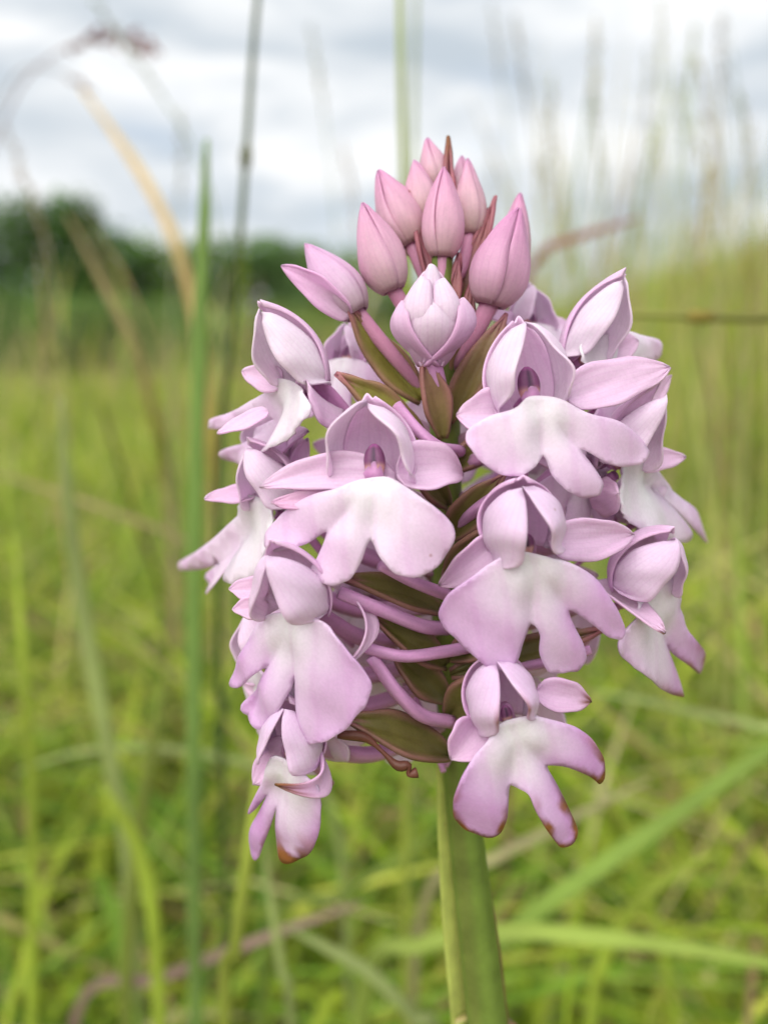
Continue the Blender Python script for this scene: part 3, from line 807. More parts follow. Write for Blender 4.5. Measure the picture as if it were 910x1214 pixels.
def lip(parent, O, R, sc, outline, ph, arch=0.05, back=0.25, fade=0.0, brown=0.0, brown_side=0, deep=0.0, droop=0.1, fit=False):
    """three-lobed lip; outline in local lip-plane pixels (x right, y up) round the throat O"""
    B = chaikin(closed_spline(np.array(outline, float), 5), 1)[::2]
    n = len(B)
    if fit:
        M2 = np.linalg.inv(R[:2, :2]); G = B.copy(); B = G @ M2.T
        o2 = np.array([O[0], O[1]]) / -O[2] * FPX
        for _ in range(14):
            Lm = np.max(np.linalg.norm(B, axis=1)); q = np.hypot(B[:, 0], B[:, 1]) / Lm
            zb = Lm * (arch * np.sin(np.pi * np.clip(q * 1.1, 0, 1)) - droop * q ** 2 - back * (B[:, 0] / Lm) ** 2 * 0.6 - 0.025 * (1 - q) - 0.015)
            W3 = O + (np.column_stack([B, zb]) * sc) @ R.T
            B = B + 0.6 * (G - (W3[:, :2] / -W3[:, 2:3] * FPX - o2)) @ M2.T
    Lm = np.max(np.linalg.norm(B, axis=1))
    seg = np.arange(n)
    B = B * (1 + 0.010 * np.sin(seg * 0.9 + ph * 3) * np.sin(seg * 0.37 + ph))[:, None]
    step = Lm / 34
    gx, gy = np.meshgrid(np.arange(B[:, 0].min(), B[:, 0].max(), step), np.arange(B[:, 1].min(), B[:, 1].max(), step))
    gx = gx + (np.arange(gx.shape[0]) % 2)[:, None] * step * 0.5
    G2 = np.column_stack([gx.ravel(), gy.ravel()])
    E0 = B; E1 = np.roll(B, -1, axis=0)
    def edge_dist(P):
        d = E1 - E0; w_ = P[:, None, :] - E0[None]
        tt = np.clip((w_ * d[None]).sum(-1) / ((d * d).sum(-1)[None] + 1e-9), 0, 1)
        return np.sqrt(((w_ - tt[..., None] * d[None]) ** 2).sum(-1)).min(1)
    cr_ = np.zeros(len(G2), int)
    for e0, e1 in zip(E0, E1):
        c1_ = (e0[1] > G2[:, 1]) != (e1[1] > G2[:, 1])
        xx = e0[0] + (G2[:, 1] - e0[1]) / (e1[1] - e0[1] + 1e-12) * (e1[0] - e0[0])
        cr_ += c1_ & (G2[:, 0] < xx)
    G2 = G2[(cr_ % 2 == 1)]
    G2 = G2[edge_dist(G2) > step * 0.45]
    allp = [Vector((float(p[0]), float(p[1]))) for p in np.vstack([B, G2])]
    vv_, _, tri, _, _, _ = delaunay_2d_cdt(allp, [(i, (i + 1) % n) for i in range(n)], [], 1, 1e-4)
    P2 = np.array([(p[0], p[1]) for p in vv_])
    F = []
    for t3 in tri:
        a_, b_, c_ = (P2[i] for i in t3)
        ar = (b_[0] - a_[0]) * (c_[1] - a_[1]) - (b_[1] - a_[1]) * (c_[0] - a_[0])
        F.append(tuple(t3) if ar > 0 else tuple(t3)[::-1])
    X = P2[:, 0]; Y = P2[:, 1]
    ed = edge_dist(P2) / Lm
    rr = np.hypot(X, Y) / Lm
    Z = Lm * (arch * np.sin(np.pi * np.clip(rr * 1.1, 0, 1)) - droop * rr ** 2 - back * (X / Lm) ** 2 * 0.6)
    Z += Lm * 0.045 * wob(X / Lm * 3.0, Y / Lm * 2.6, ph) * smooth(0.2, 0.85, rr)
    for sx in (-1, 1):                                                      # the two guiding ridges at the lip's base
        Z += Lm * 0.028 * np.exp(-(((X - sx * 0.12 * Lm) / (0.07 * Lm)) ** 2 + ((Y + 0.12 * Lm) / (0.14 * Lm)) ** 2))
    rb = np.hypot(B[:, 0], B[:, 1])                                        # soft folds running from the throat to each notch
    for i in range(n):
        if B[i, 1] < 0 and rb[i] < 0.93 * Lm and rb[i] == min(rb[(i + np.arange(-8, 9)) % n]) and rb[i] > 0.2 * Lm:
            d2 = B[i] / rb[i]
            al = X * d2[0] + Y * d2[1]; ac = np.abs(-X * d2[1] + Y * d2[0])
            Z -= Lm * 0.085 * np.exp(-(ac / (0.08 * Lm)) ** 1.3) * smooth(0.1, 0.8, al / rb[i]) * (al > 0)
    Z += Lm * 0.022 * np.exp(-(ed / 0.07)) * (0.3 + np.sin(6 * np.arctan2(X, -Y) + ph)) * np.clip(2.5 * rr - 0.3, 0, 1) + Lm * 0.006 * np.sin(23 * np.arctan2(X, -Y) + ph) * np.exp(-(ed / 0.03))   # uneven margins
    Vc = O + (np.column_stack([X, Y, Z]) * sc) @ R.T
    t = 1 - np.clip(ed / 0.30, 0, 1)[:, None]
    # pigment: white heart fading to lilac lobes
    wv = wob(X / Lm * 5, Y / Lm * 5, ph + 1).ravel()[:, None]
    rr_ = rr.ravel()[:, None]
    k = np.clip((rr_ - 0.06 + 0.05 * wv + fade) / 0.50, 0, 1) ** 0.75
    mid = np.exp(-(X / Lm / 0.16) ** 2).ravel()[:, None]
    k = k * (1 - 0.30 * mid)
    lil = LILAC * (1 - deep) + LILAC2 * deep
    C = WHITE * (1 - k) + lil * k
    kd = np.clip((t - 0.6) / 0.4, 0, 1) ** 1.5 * (0.15 + 0.6 * deep) * k
    C = C * (1 - kd) + (LILAC2 * 0.85) * kd
    if brown > 0:
        nz = wob(X / Lm * 9, Y / Lm * 9, ph + 3).ravel()[:, None]
        far = np.clip((rr_ - 0.45) / 0.25, 0, 1)
        sd_ = 1.0 if brown_side == 0 else np.clip(0.35 + 1.1 * brown_side * X.ravel()[:, None] / Lm, 0, 1.3)
        kb = np.clip((t - (1 - 0.22 * brown * sd_ * (1.0 + 0.7 * nz))) / 0.10, 0, 1) * far
        C = C * (1 - kb) + BROWN * (1 + 0.5 * nz) * kb
    uv = np.column_stack([(X / Lm).ravel(), rr.ravel()])
    return add('lip', Vc, F, M_petal, parent, C, uv, PT * 1.15)

def hood(parent, O, R, sc, W=84, H=96, Dp=52, opening=28, tilt=8, ph=0.0, c=None, lean=0.0, white=0.25, tipbrown=0.0, rnd=0.15):
    c = LILAC if c is None else c
    ti = math.radians(tilt); Tm = np.array([[1, 0, 0], [0, math.cos(ti), -math.sin(ti)], [0, math.sin(ti), math.cos(ti)]])
    C0 = np.array([lean, 0.0, -0.45 * Dp])
    rx, rz = W / 2, Dp * 0.80
    opening = opening + 8
    nu, nv = 15, 21
    def egg(v): return math.sin(math.pi * (0.20 + 0.80 * v) ** (0.92 + 0.25 * rnd)) ** (0.7 - 0.2 * rnd) * (1 - 0.15 * v * (1 - rnd))
    def hgt(v): return H * (-0.10 + 1.10 * v)
    for sx in (-1, 1):
        V = []; uv = []
        op = opening * (1 + 0.18 * math.sin(ph * 3 + sx)); dj = 0.05 * H * math.sin(ph * 5 + sx * 2)
        for i in range(nu):
            u = i / (nu - 1)
            for j in range(nv):
                v = j / (nv - 1)
                corner = 75 * math.exp(-(v / 0.13) ** 2)             # rounded lower front corner of the flap
                p0 = math.radians(op * (1 - 0.85 * v ** 2) + corner + 3)
                p1 = math.radians(122)
                p = p0 + (p1 - p0) * u
                g = egg(v)
                fl = 1 + 0.28 * (1 - u) ** 4 * (1 + 0.5 * math.sin(9 * v + ph * 2)) * math.sin(math.pi * min(1, 0.15 + 0.85 * v)) + 0.05 * wob(u * 3, v * 3, ph + sx * 2)
                q = np.array([sx * rx * g * math.sin(p) * fl, hgt(v) * 0.93 + dj * (1 - u), rz * g * math.cos(p) * fl + 0.10 * H * v ** 2])
                V.append(C0 + q); uv.append((2 * v - 1, 1 - u))
        V = (np.array(V) @ Tm.T) * sc
        uv = np.array(uv)
        k = np.clip(uv[:, 1:2] - 0.8, 0, 1) / 0.2
        vv = (uv[:, 0:1] + 1) / 2
        C = (c * (1 - white) + WHITE * white) * (1 - 0.35 * vv) + c * 0.35 * vv
        C = C * (1 - 0.12 * k) + DEEP * 0.12 * k
        if tipbrown:
            kb = np.clip((uv[:, 1:2] - 0.93) / 0.05, 0, 1) * np.clip(1 - np.abs(vv - 0.45) / 0.3, 0, 1) * tipbrown
            C = C * (1 - kb) + BROWN * kb
        F = grid_faces(nu, nv)
        if sx > 0: F = [f[::-1] for f in F]
        add('hood_petal', O + V @ R.T, F, M_petal, parent, C, np.column_stack([2 * uv[:, 1] - 1, vv[:, 0]]), PT)
    # dorsal sepal over the back, its point above the hood
    V = []; uv = []
    nu, nv = 18, 11
    for i in range(nu):
        u = i / (nu - 1)
        half = math.radians(84) * (1 - 0.45 * u)
        for j in range(nv):
            v = -1 + 2 * j / (nv - 1)
            p = math.pi + half * v
            g = egg(min(u, 0.985)) * (1.10 + 0.10 * u + 0.04 * math.exp(-(v / 0.2) ** 2) + 0.02 * wob(u * 3, v * 2, ph))
            V.append(C0 + np.array([rx * g * math.sin(p), hgt(u) * (1.04 - 0.05 * v * v) + 0.03 * H * math.sin(5 * v + ph) * u ** 3, rz * g * math.cos(p) + 0.05 * H * u ** 2 + 0.08 * H * u ** 5 * math.sin(ph * 2)]))
            uv.append((v, u))
    uv = np.array(uv)
    V = (np.array(V) @ Tm.T) * sc
    add('dorsal_sepal', O + V @ R.T, grid_faces(nu, nv), M_petal, parent, petal_col(uv, c, PINK * 0.4 + c * 0.6, DEEP, 0.25), uv, PT)

def column(parent, O, R, sc, k=1.0):
    """dark two-celled anther over a pale orange stigma, deep in the hood"""
    V = []; C = []; nu, nv = 15, 16
    for i in range(nu):
        u = i / (nu - 1)
        y = 6 + 46 * u
        rad = 15 * (math.sin(math.pi * (0.12 + 0.86 * u)) ** 0.6) * (0.75 + 0.3 * u)
        for j in range(nv):
            th = 2 * math.pi * j / nv
            groove = 1 - 0.45 * math.exp(-((th - math.pi / 2) / 0.30) ** 2)
            V.append((rad * math.cos(th) * (1 + 0.12 * math.sin(3 * th)), y, -24 + 0.9 * rad * math.sin(th) * groove))
            top = float(smooth(0.30, 0.48, np.array(u)))
            cc = np.array([0.74, 0.42, 0.36]) * (1 - top) + np.array([0.22, 0.08, 0.18]) * top
            if groove < 0.86 and u > .4: cc = np.array([0.10, 0.05, 0.10])
            rim = float(smooth(0.85, 1.0, np.array(u)))
            C.append(cc * (1 - rim) + np.array([0.42, 0.12, 0.34]) * rim)
    V = np.array(V) * sc * k
    add('column', O + V @ R.T, grid_faces(nu, nv, True), M_petal, parent, np.array(C))

def flower(px, py, off, yaw, pitch, roll, attach, outline=None, size=1.0, hood_kw=None, lip_kw=None, sepals=(), has_spur=True, ph=None,
           ovr=11, spur_len=120, col_k=1.0, label=None, local=None, bow_o=0.2):
    dep = dep_off(off); sc = dep / FPX
    O = cp(px, py, dep); R = rotm(yaw, pitch, roll)
    ph = random.uniform(0, 6) if ph is None else ph
    # the flower's own mesh: twisted ovary joining stem to throat
    A = axis_pt(attach)
    E = O + R @ np.array([0, 10, -42 * size]) * sc
    mid = A * 0.45 + E * 0.55 + np.array([0, 1, 0]) * np.linalg.norm(E - A) * -bow_o * 0.6
    Pq = catmull([A, mid, E, O + R @ np.array([0, 14, -14]) * sc], 22)
    rad = np.interp(np.linspace(0, 1, 22), [0, .25, .6, .85, 1], np.array([0.55, 0.95, 0.9, 0.75, 1.1]) * ovr) * sc
    V, F = tube(Pq, rad, 12)
    tw = np.concatenate([np.tile(np.arange(12), 22) * 2 * math.pi / 12, [0, 0]]); hh = np.concatenate([np.repeat(np.linspace(0, 1, 22), 12), [0, 1]])
    V[:-2] += nrm(V[:-2] - np.repeat(Pq, 12, axis=0)) * (0.16 * np.repeat(rad, 12) * np.sin(3 * tw[:-2] + 7 * hh[:-2]))[:, None]
    ov = lin(212, 156, 200); ogr = np.array([0.30, 0.24, 0.12])
    k = np.clip(1 - hh / 0.35, 0, 1)[:, None] * 0.6
    C = (ov * (1 - k) + ogr * k) * (0.93 + 0.09 * np.sin(3 * tw + 7 * hh))[:, None]
    fl = add('flower', V, F, M_petal, ROOT, C, label=label)
    # lip
    if outline is not None:
        loc = [(x - px, -(y - py)) for x, y in outline]
    else:
        loc = [(x * size, y * size) for x, y in (local or DEFAULT_LIP)]
    lip(fl, O, R, sc, loc, ph, fit=outline is not None, **(lip_kw or {}))
    hk = dict(W=84 * size, H=96 * size, Dp=52 * size, ph=ph)
    hk['c'] = LILAC * (1 - 0.5 * (lip_kw or {}).get('deep', 0)) + LILAC2 * 0.5 * (lip_kw or {}).get('deep', 0)
    hk.update(hood_kw or {})
    hood(fl, O, R, sc, **hk)
    column(fl, O, R, sc, col_k * size)
    for s in sepals:
        sx, sy, tx, ty, toff, wd = s[:6]
        kw = dict(s[6]) if len(s) > 6 else {}
        boff = kw.pop('boff', off - 22 * size)
        n = kw.pop('n', None)
        c0 = kw.pop('c0', hk['c'] * 0.8 + PINK * 0.2); c1 = kw.pop('c1', hk['c'] * 0.5 + PINK * 0.5)
        tip = kw.pop('tip', None); tf = kw.pop('tip_from', 0.85)
        n = R @ np.array([0, 0.15, 1]) if n is None else np.array(n, float)
        V, F, uv = petal(cp(sx, sy, dep_off(boff)), cp(tx, ty, dep_off(toff)), n, wd * 1.22 * sc, ph=ph + tx, **kw)
        add('lateral_sepal', V, F, M_petal, fl, petal_col(uv, c0, c1, DEEP, 0.16, tip, tf), uv, PT)
    if not sepals:
        for sx in (-1, 1):
            b = O + R @ np.array([sx * 20, 14, -28]) * sc * size
            t = O + R @ np.array([sx * 118, 34 + 8 * math.sin(ph), -22]) * sc * size
            V, F, uv = petal(b, t, R @ np.array([0, 0.3, 1]), 50 * sc * size, bow=0.06, cup=0.18, ph=ph + sx, tipcurl=-0.05)
            add('lateral_sepal', V, F, M_petal, fl, petal_col(uv, LILAC, LILAC * 0.4 + PINK * 0.6, DEEP, 0.3), uv, PT)
    if has_spur:
        S0 = O + R @ np.array([0, -4, -16]) * sc
        S1 = O + R @ np.array([4, -30, -60]) * sc
        S2 = O + R @ np.array([8, -20 - spur_len * 0.55, -70 - spur_len * 0.35]) * sc
        Ps = catmull([S0, S1, S2], 14)
        V, F = tube(Ps, np.linspace(6.5, 4.5, 14) * sc * size, 9)
        add('spur', V, F, M_petal, fl, np.tile(lin(208, 150, 196), (len(V), 1)))
    return fl

def z2(z, x0, y0, k):
    return [(x0 + a / k, y0 + b / k) for a, b in z]

R2 = lambda z: z2(z, 210, 360, 2.6)
R3 = lambda z: z2(z, 520, 310, 2.676)
R5 = lambda z: z2(z, 500, 560, 2.6)
R4 = lambda z: z2(z, 250, 620, 2.935)

# the open flowers ---------------------------------------------------
flower(441, 572, 185, -12, 4, 4, 640, R2([(555, 548), (490, 572), (415, 592), (335, 640), (285, 700), (280, 748), (315, 765), (395, 740), (458, 702),
       (432, 780), (415, 820), (433, 852), (485, 868), (532, 848), (567, 790), (592, 728), (632, 785), (680, 834), (742, 842), (805, 803), (856, 725),
       (838, 668), (782, 618), (705, 565), (645, 535)]),
       hood_kw=dict(W=100, H=104, Dp=62, opening=46, tilt=2, lean=-4, rnd=1.0, white=0.4), col_k=0.95, ph=0.7,
       sepals=[(468, 566, 308, 577, 150, 46, dict(bow=0.05, cup=0.22, side=0.05)), (400, 590, 322, 596, 160, 26, dict(cup=0.2, c0=PINK, c1=DEEP * 0.5 + PINK * 0.5)),
               (470, 560, 556, 556, 140, 62, dict(bow=0.10, cup=0.3, tipcurl=-0.25))])
flower(636, 482, 165, 8, 2, 6, 560, R3([(285, 430), (235, 470), (160, 492), (95, 530), (80, 572), (118, 627), (190, 674), (252, 682), (302, 652), (338, 616),
       (362, 675), (402, 724), (452, 748), (502, 738), (515, 705), (492, 660), (452, 592), (520, 634), (582, 652), (642, 640), (660, 602), (632, 558), (560, 508), (470, 484), (380, 440)]),
       hood_kw=dict(W=96, H=108, Dp=54, opening=26, tilt=2, rnd=0.9, white=0.45), ph=2.2,
       sepals=[(608, 490, 541, 492, 140, 60, dict(bow=0.1, cup=0.25)), (672, 472, 793, 436, 110, 58, dict(bow=0.04, cup=0.12))])
flower(630, 664, 185, 6, -8, 10, 745, R5([(290, 240), (222, 268), (150, 318), (78, 370), (52, 430), (72, 482), (128, 534), (190, 584), (242, 602), (292, 572), (312, 520), (337, 470),
       (366, 500), (366, 560), (393, 616), (440, 619), (483, 608), (504, 570), (492, 520), (468, 470), (460, 428), (520, 464), (570, 505), (608, 506), (616, 470), (582, 400), (530, 326), (470, 284), (400, 262)]),
       hood_kw=dict(W=96, H=92, Dp=60, opening=10, tilt=14, rnd=1.0), lip_kw=dict(deep=0.5, fade=-0.02), col_k=0.6, ph=3.9,
       sepals=[(590, 640, 520, 694, 150, 44, dict(bow=0.08, cup=0.35, twist=0.5)), (650, 640, 750, 634, 120, 52, dict(bow=0.05, cup=0.2))])
flower(345, 738, 150, -30, -2, -4, 745, R4([(250, 310), (190, 330), (120, 430), (70, 540), (88, 575), (150, 530), (195, 495), (148, 580), (106, 642), (155, 704), (200, 716), (242, 652), (266, 580), (276, 536),
       (280, 620), (298, 702), (340, 766), (402, 756), (472, 715), (534, 644), (554, 570), (524, 498), (474, 428), (415, 350), (330, 318)]),
       hood_kw=dict(W=90, H=102, Dp=48, opening=20, tilt=38, rnd=0.45), lip_kw=dict(deep=0.45), col_k=0.6, ph=5.1,
       sepals=[(408, 700, 411, 788, 150, 27, dict(bow=0.28, cup=0.3, side=-0.17, n=(0.9, 0.2, 0.5))),
               (318, 700, 272, 698, 110, 30, dict(cup=0.2, c0=PINK)), (318, 718, 276, 722, 120, 30, dict(cup=0.2, c0=PINK))])
flower(606, 864, 165, 8, -6, 14, 850, R5([(230, 770), (205, 810), (148, 880), (106, 950), (92, 1020), (106, 1078), (158, 1114), (228, 1130), (260, 1082), (268, 1010), (276, 974), (322, 985), (346, 1040), (392, 1113), (432, 1150),
       (474, 1112), (457, 1050), (420, 970), (392, 914), (450, 908), (512, 932), (550, 960), (557, 900), (532, 838), (482, 786), (400, 760), (320, 745)]),
       hood_kw=dict(W=84, H=88, Dp=52, opening=14, tilt=6, tipbrown=0.9, rnd=0.9), lip_kw=dict(deep=0.85, brown=0.75), col_k=0.5, ph=1.4,
       sepals=[(568, 858, 534, 900, 150, 52, dict(bow=0.12, cup=0.5)), (636, 818, 700, 832, 130, 40, dict(bow=0.1, cup=0.3, tip=BROWN, tip_from=0.7))],
       label='fading lowest flower with brown withered edges')
flower(338, 908, 120, -22, -14, -6, 855, R4([(225, 800), (190, 880), (150, 950), (118, 1020), (140, 1010), (180, 960), (160, 1010), (126, 1085), (145, 1178), (168, 1152), (206, 1035), (217, 1005),
       (224, 1085), (250, 1170), (312, 1166), (368, 1112), (390, 1020), (384, 920), (352, 880), (300, 835)]),
       hood_kw=dict(W=78, H=78, Dp=46, opening=14, tilt=10), lip_kw=dict(deep=0.8, brown=3.6, brown_side=1), col_k=0.5, ph=2.9,
       sepals=[(372, 880, 326, 930, 150, 30, dict(bow=0.35, cup=0.4, side=-0.35, tip=BROWN, tip_from=0.6, n=(0.7, 0, 0.7))),
               (345, 880, 300, 930, 90, 40, dict(cup=0.2))],
       label='withered flower hanging beneath the side of the spike with browned lobe')
flower(350, 462, 110, -46, 6, 2, 560, R2([(330, 235), (290, 262), (205, 325), (135, 372), (130, 392), (190, 388), (262, 345), (210, 400), (143, 455), (148, 482), (192, 490), (240, 436), (262, 400),
       (238, 442), (262, 462), (335, 436), (405, 385), (440, 340), (432, 305), (395, 255)]),
       hood_kw=dict(W=72, H=104, Dp=42, opening=22, tilt=40, white=0.6, rnd=0.35), col_k=0.5, ph=4.4,
       sepals=[(335, 452, 287, 440, 80, 34, dict(cup=0.2)), (404, 490, 362, 452, 135, 56, dict(bow=0.12, cup=0.3, prof='round')),
               (318, 488, 258, 514, 90, 26, dict(cup=0.2))])
flower(316, 606, 62, -48, 0, -4, 680, R2([(240, 590), (190, 650), (105, 725), (22, 805), (42, 822), (112, 796), (185, 728), (150, 760), (98, 805), (66, 842), (90, 892), (128, 875), (172, 800), (205, 745),
       (185, 790), (162, 845), (190, 862), (264, 836), (308, 765), (328, 680), (318, 620)]),
       hood_kw=dict(W=66, H=84, Dp=40, opening=24, tilt=30, white=0.3, rnd=0.5), col_k=0.5, ph=0.2,
       sepals=[(300, 585, 243, 592, 70, 34, dict(cup=0.2)), (345, 585, 365, 520, 60, 40, dict(cup=0.2))])
flower(700, 432, 70, 44, 6, -4, 530, R3([(430, 250), (420, 320), (470, 370), (540, 400), (640, 400), (705, 372), (640, 330), (600, 300), (640, 330), (668, 300), (640, 255), (560, 230), (500, 240)]),
       hood_kw=dict(W=62, H=108, Dp=38, opening=26, tilt=32, white=0.5, rnd=0.3), lip_kw=dict(fade=-0.15), col_k=0.5, ph=1.1,
       sepals=[(676, 420, 716, 384, 90, 46, dict(cup=0.2)), (715, 420, 756, 404, 40, 40, dict(cup=0.2))])
flower(742, 560, 75, 40, -4, 4, 590, R3([(560, 620), (540, 700), (528, 770), (560, 815), (640, 864), (722, 890), (786, 884), (788, 850), (745, 780), (700, 715), (745, 770), (802, 855), (832, 890), (864, 872), (832, 800), (770, 736), (700, 668), (660, 610), (610, 590)]),
       hood_kw=dict(W=66, H=106, Dp=40, opening=30, tilt=34, white=0.3, rnd=0.2), lip_kw=dict(fade=-0.06, deep=0.2), col_k=0.5, ph=5.7,
       sepals=[(745, 545, 812, 542, 30, 30, dict(cup=0.2)), (735, 520, 795, 445, 40, 40, dict(cup=0.3)), (700, 590, 733, 585, 130, 46, dict(cup=0.3, c0=PINK))])
flower(768, 706, 80, 38, -4, 8, 730, R5([(650, 380), (635, 440), (588, 520), (608, 572), (680, 634), (772, 686), (805, 672), (794, 610), (780, 540), (795, 565), (850, 622), (856, 560), (805, 480), (785, 420), (780, 350), (770, 310), (740, 330)]),
       hood_kw=dict(W=92, H=84, Dp=46, opening=20, tilt=38, rnd=0.6), lip_kw=dict(deep=0.6, brown=0.5), col_k=0.5, ph=3.1,
       sepals=[(700, 690, 788, 750, 130, 50, dict(cup=0.22, bow=0.05, c0=LILAC, tip=BROWN, tip_from=0.96)), (770, 690, 800, 652, 30, 40, dict(cup=0.2))])
# flowers further round the spike, partly hidden
flower(404, 432, -30, -30, 12, 0, 520, None, 0.55, ph=2.0)
flower(640, 392, -40, 32, 14, 0, 500, None, 0.62, ph=3.3)
flower(300, 792, 30, -62, -8, 0, 780, None, 0.72, ph=4.0)
flower(335, 850, 60, -40, -25, 0, 800, None, 0.62, ph=1.0)
flower(742, 462, -10, 58, 6, 0, 540, None, 0.74, ph=2.6, hood_kw=dict(opening=26, rnd=0.3))
flower(770, 618, -20, 64, -2, 0, 640, None, 0.70, ph=0.9, hood_kw=dict(opening=26, rnd=0.5))
flower(312, 545, -5, -62, 4, 0, 610, None, 0.72, ph=1.9, hood_kw=dict(opening=26, rnd=0.3))
flower(308, 695, 5, -64, -4, 0, 720, None, 0.74, ph=3.6, hood_kw=dict(opening=26, rnd=0.5))
flower(690, 560, 60, 30, -6, 0, 620, None, 0.62, ph=5.2, hood_kw=dict(opening=18, rnd=0.6))
for (px, py, off, yaw, at) in [(430, 560, -150, -140, 600), (620, 560, -160, 150, 600), (520, 640, -190, 180, 680), (420, 700, -130, -125, 720),
                               (650, 700, -120, 130, 720), (540, 470, -150, 175, 520), (600, 800, -110, 140, 800), (470, 800, -120, -150, 800)]:
    flower(px, py, off, yaw, 0, 0, at, None, 0.72)

# buds ----------------------------------------------------------------
def bud(tipx, tipy, bx_, by_, wd, toff, boff, attach, c0, c1, seed, split=0.0, name='bud'):
    """closed bud: three overlapping sepals round an inner body, on a short ovary"""
    b = cp(bx_, by_, dep_off(boff)); t = cp(tipx, tipy, dep_off(toff))
    ax = t - b; Lh = np.linalg.norm(ax); ax /= Lh
    sc = dep_off((toff + boff) / 2) / FPX
    n = nrm(np.array([0, 0, 1.0]) - ax * ax[2]); s = np.cross(ax, n)
    nu, nv = 18, 18
    def prof(u): return (np.sin(np.pi * (0.06 + 0.94 * u) ** 0.80) ** 0.72) * (1 - 0.38 * u ** 2) + 0.02
    a0 = seed * 1.3
    V = []; uv = []
    for i in range(nu):
        u = i / (nu - 1)
        for j in range(nv):
            a = 2 * math.pi * j / nv
            r = wd * 0.44 * sc * prof(u * 0.97)
            V.append(b + ax * Lh * u * 0.95 + (math.cos(a) * n + math.sin(a) * s) * r); uv.append((math.cos(a), u))
    uv = np.array(uv)
    body = add(name, np.array(V), grid_faces(nu, nv, True), M_petal, ROOT, petal_col(uv, c0, c1), uv)
    wd = wd * 1.0
    for k in range(3):
        ac = a0 + k * 2 * math.pi / 3
        V = []; uv = []
        nj = 11
        for i in range(nu):
            u = i / (nu - 1)
            half = 1.22 * (1 - 0.25 * u)
            for j in range(nj):
                v = -1 + 2 * j / (nj - 1)
                a = ac + half * v
                keel = 1 + 0.05 * math.exp(-(v / 0.22) ** 2)
                r = wd * 0.5 * sc * prof(u) * (1.0 + 0.035 * v) * keel + wd * 0.004 * sc * k
                r += wd * sc * 0.026 * wob(u * 3, v * 2, seed + k)
                sp = split * Lh * (u ** 2) * (1 if k == 0 else 0.0)
                tip_bend = 0.02 * Lh * u ** 4 * math.sin(seed * 2)
                dirn = math.cos(a) * n + math.sin(a) * s
                V.append(b + ax * Lh * u * (1 - 0.03 * abs(v) ** 2) + dirn * r + (math.cos(ac) * n + math.sin(ac) * s) * sp + s * tip_bend)
                uv.append((v, u))
        uv = np.array(uv)
        add('sepal', np.array(V), grid_faces(nu, nj), M_petal, body, petal_col(uv, c0, c1, DEEP, 0.16, DEEP, 0.9, base=c0 * 0.6 + np.array([0.35, 0.3, 0.12]) * 0.4) * (1 + 0.10 * wob(uv[:, 1] * 4, uv[:, 0] * 2.5, seed + k))[:, None] * np.array([1.0, 0.97 + 0.05 * math.sin(seed * 2.3), 0.98 + 0.05 * math.sin(seed * 3.1)]), uv, PT * 0.8)
    A = axis_pt(attach)
    Pq = catmull([A, A * 0.4 + b * 0.6 - ax * Lh * 0.15, b + ax * Lh * 0.05], 12)
    V, F = tube(Pq, np.interp(np.linspace(0, 1, 12), [0, .5, 1], [5, 8.5, wd * 0.17]) * sc, 10)
    add('ovary', V, F, M_petal, body, np.tile(lin(206, 150, 176), (len(V), 1)))
    return body

BP = lin(240, 186, 208); BP2 = lin(228, 150, 194); BPg = lin(236, 192, 200)
bud(428, 241, 466, 345, 56, 70, 60, 420, BP, BP2, 1)
bud(450, 201, 488, 290, 52, 20, 20, 380, BPg, BP2, 2)
bud(491, 190, 504, 262, 40, 10, 15, 340, BPg, BP2, 3)
bud(505, 164, 520, 225, 34, -10, -5, 300, BPg, BP2, 4)
bud(528, 198, 524, 305, 49, 60, 55, 390, BP, BP2, 5.2)
bud(555, 188, 558, 278, 36, 15, 15, 350, BPg, BP2, 6)
bud(613, 246, 580, 362, 70, 75, 60, 450, lin(232, 178, 208), lin(216, 144, 192), 7.3)
bud(617, 229, 604, 330, 40, 10, 15, 420, BP, BP2, 8)
bud(548, 185, 545, 240, 26, -25, -20, 310, BPg, BP2, 9)
bud(470, 235, 492, 300, 34, -30, -25, 360, BPg, BP2, 10)
bud(362, 289, 424, 372, 58, 60, 70, 490, lin(232, 190, 220), lin(222, 164, 210), 11.0, name='opening_bud')
# the sepal lifting away from the left opening bud
V, F, uv = petal(cp(416, 374, dep_off(82)), cp(334, 315, dep_off(80)), (-0.3, -0.4, 0.85), 40 * D0 / FPX * .93, bow=0.12, cup=0.35, ph=3, side=0.1)
add('sepal', V, F, M_petal, bpy.data.objects['opening_bud'], petal_col(uv, lin(228, 184, 216), lin(222, 160, 208), DEEP, 0.35), uv, PT)

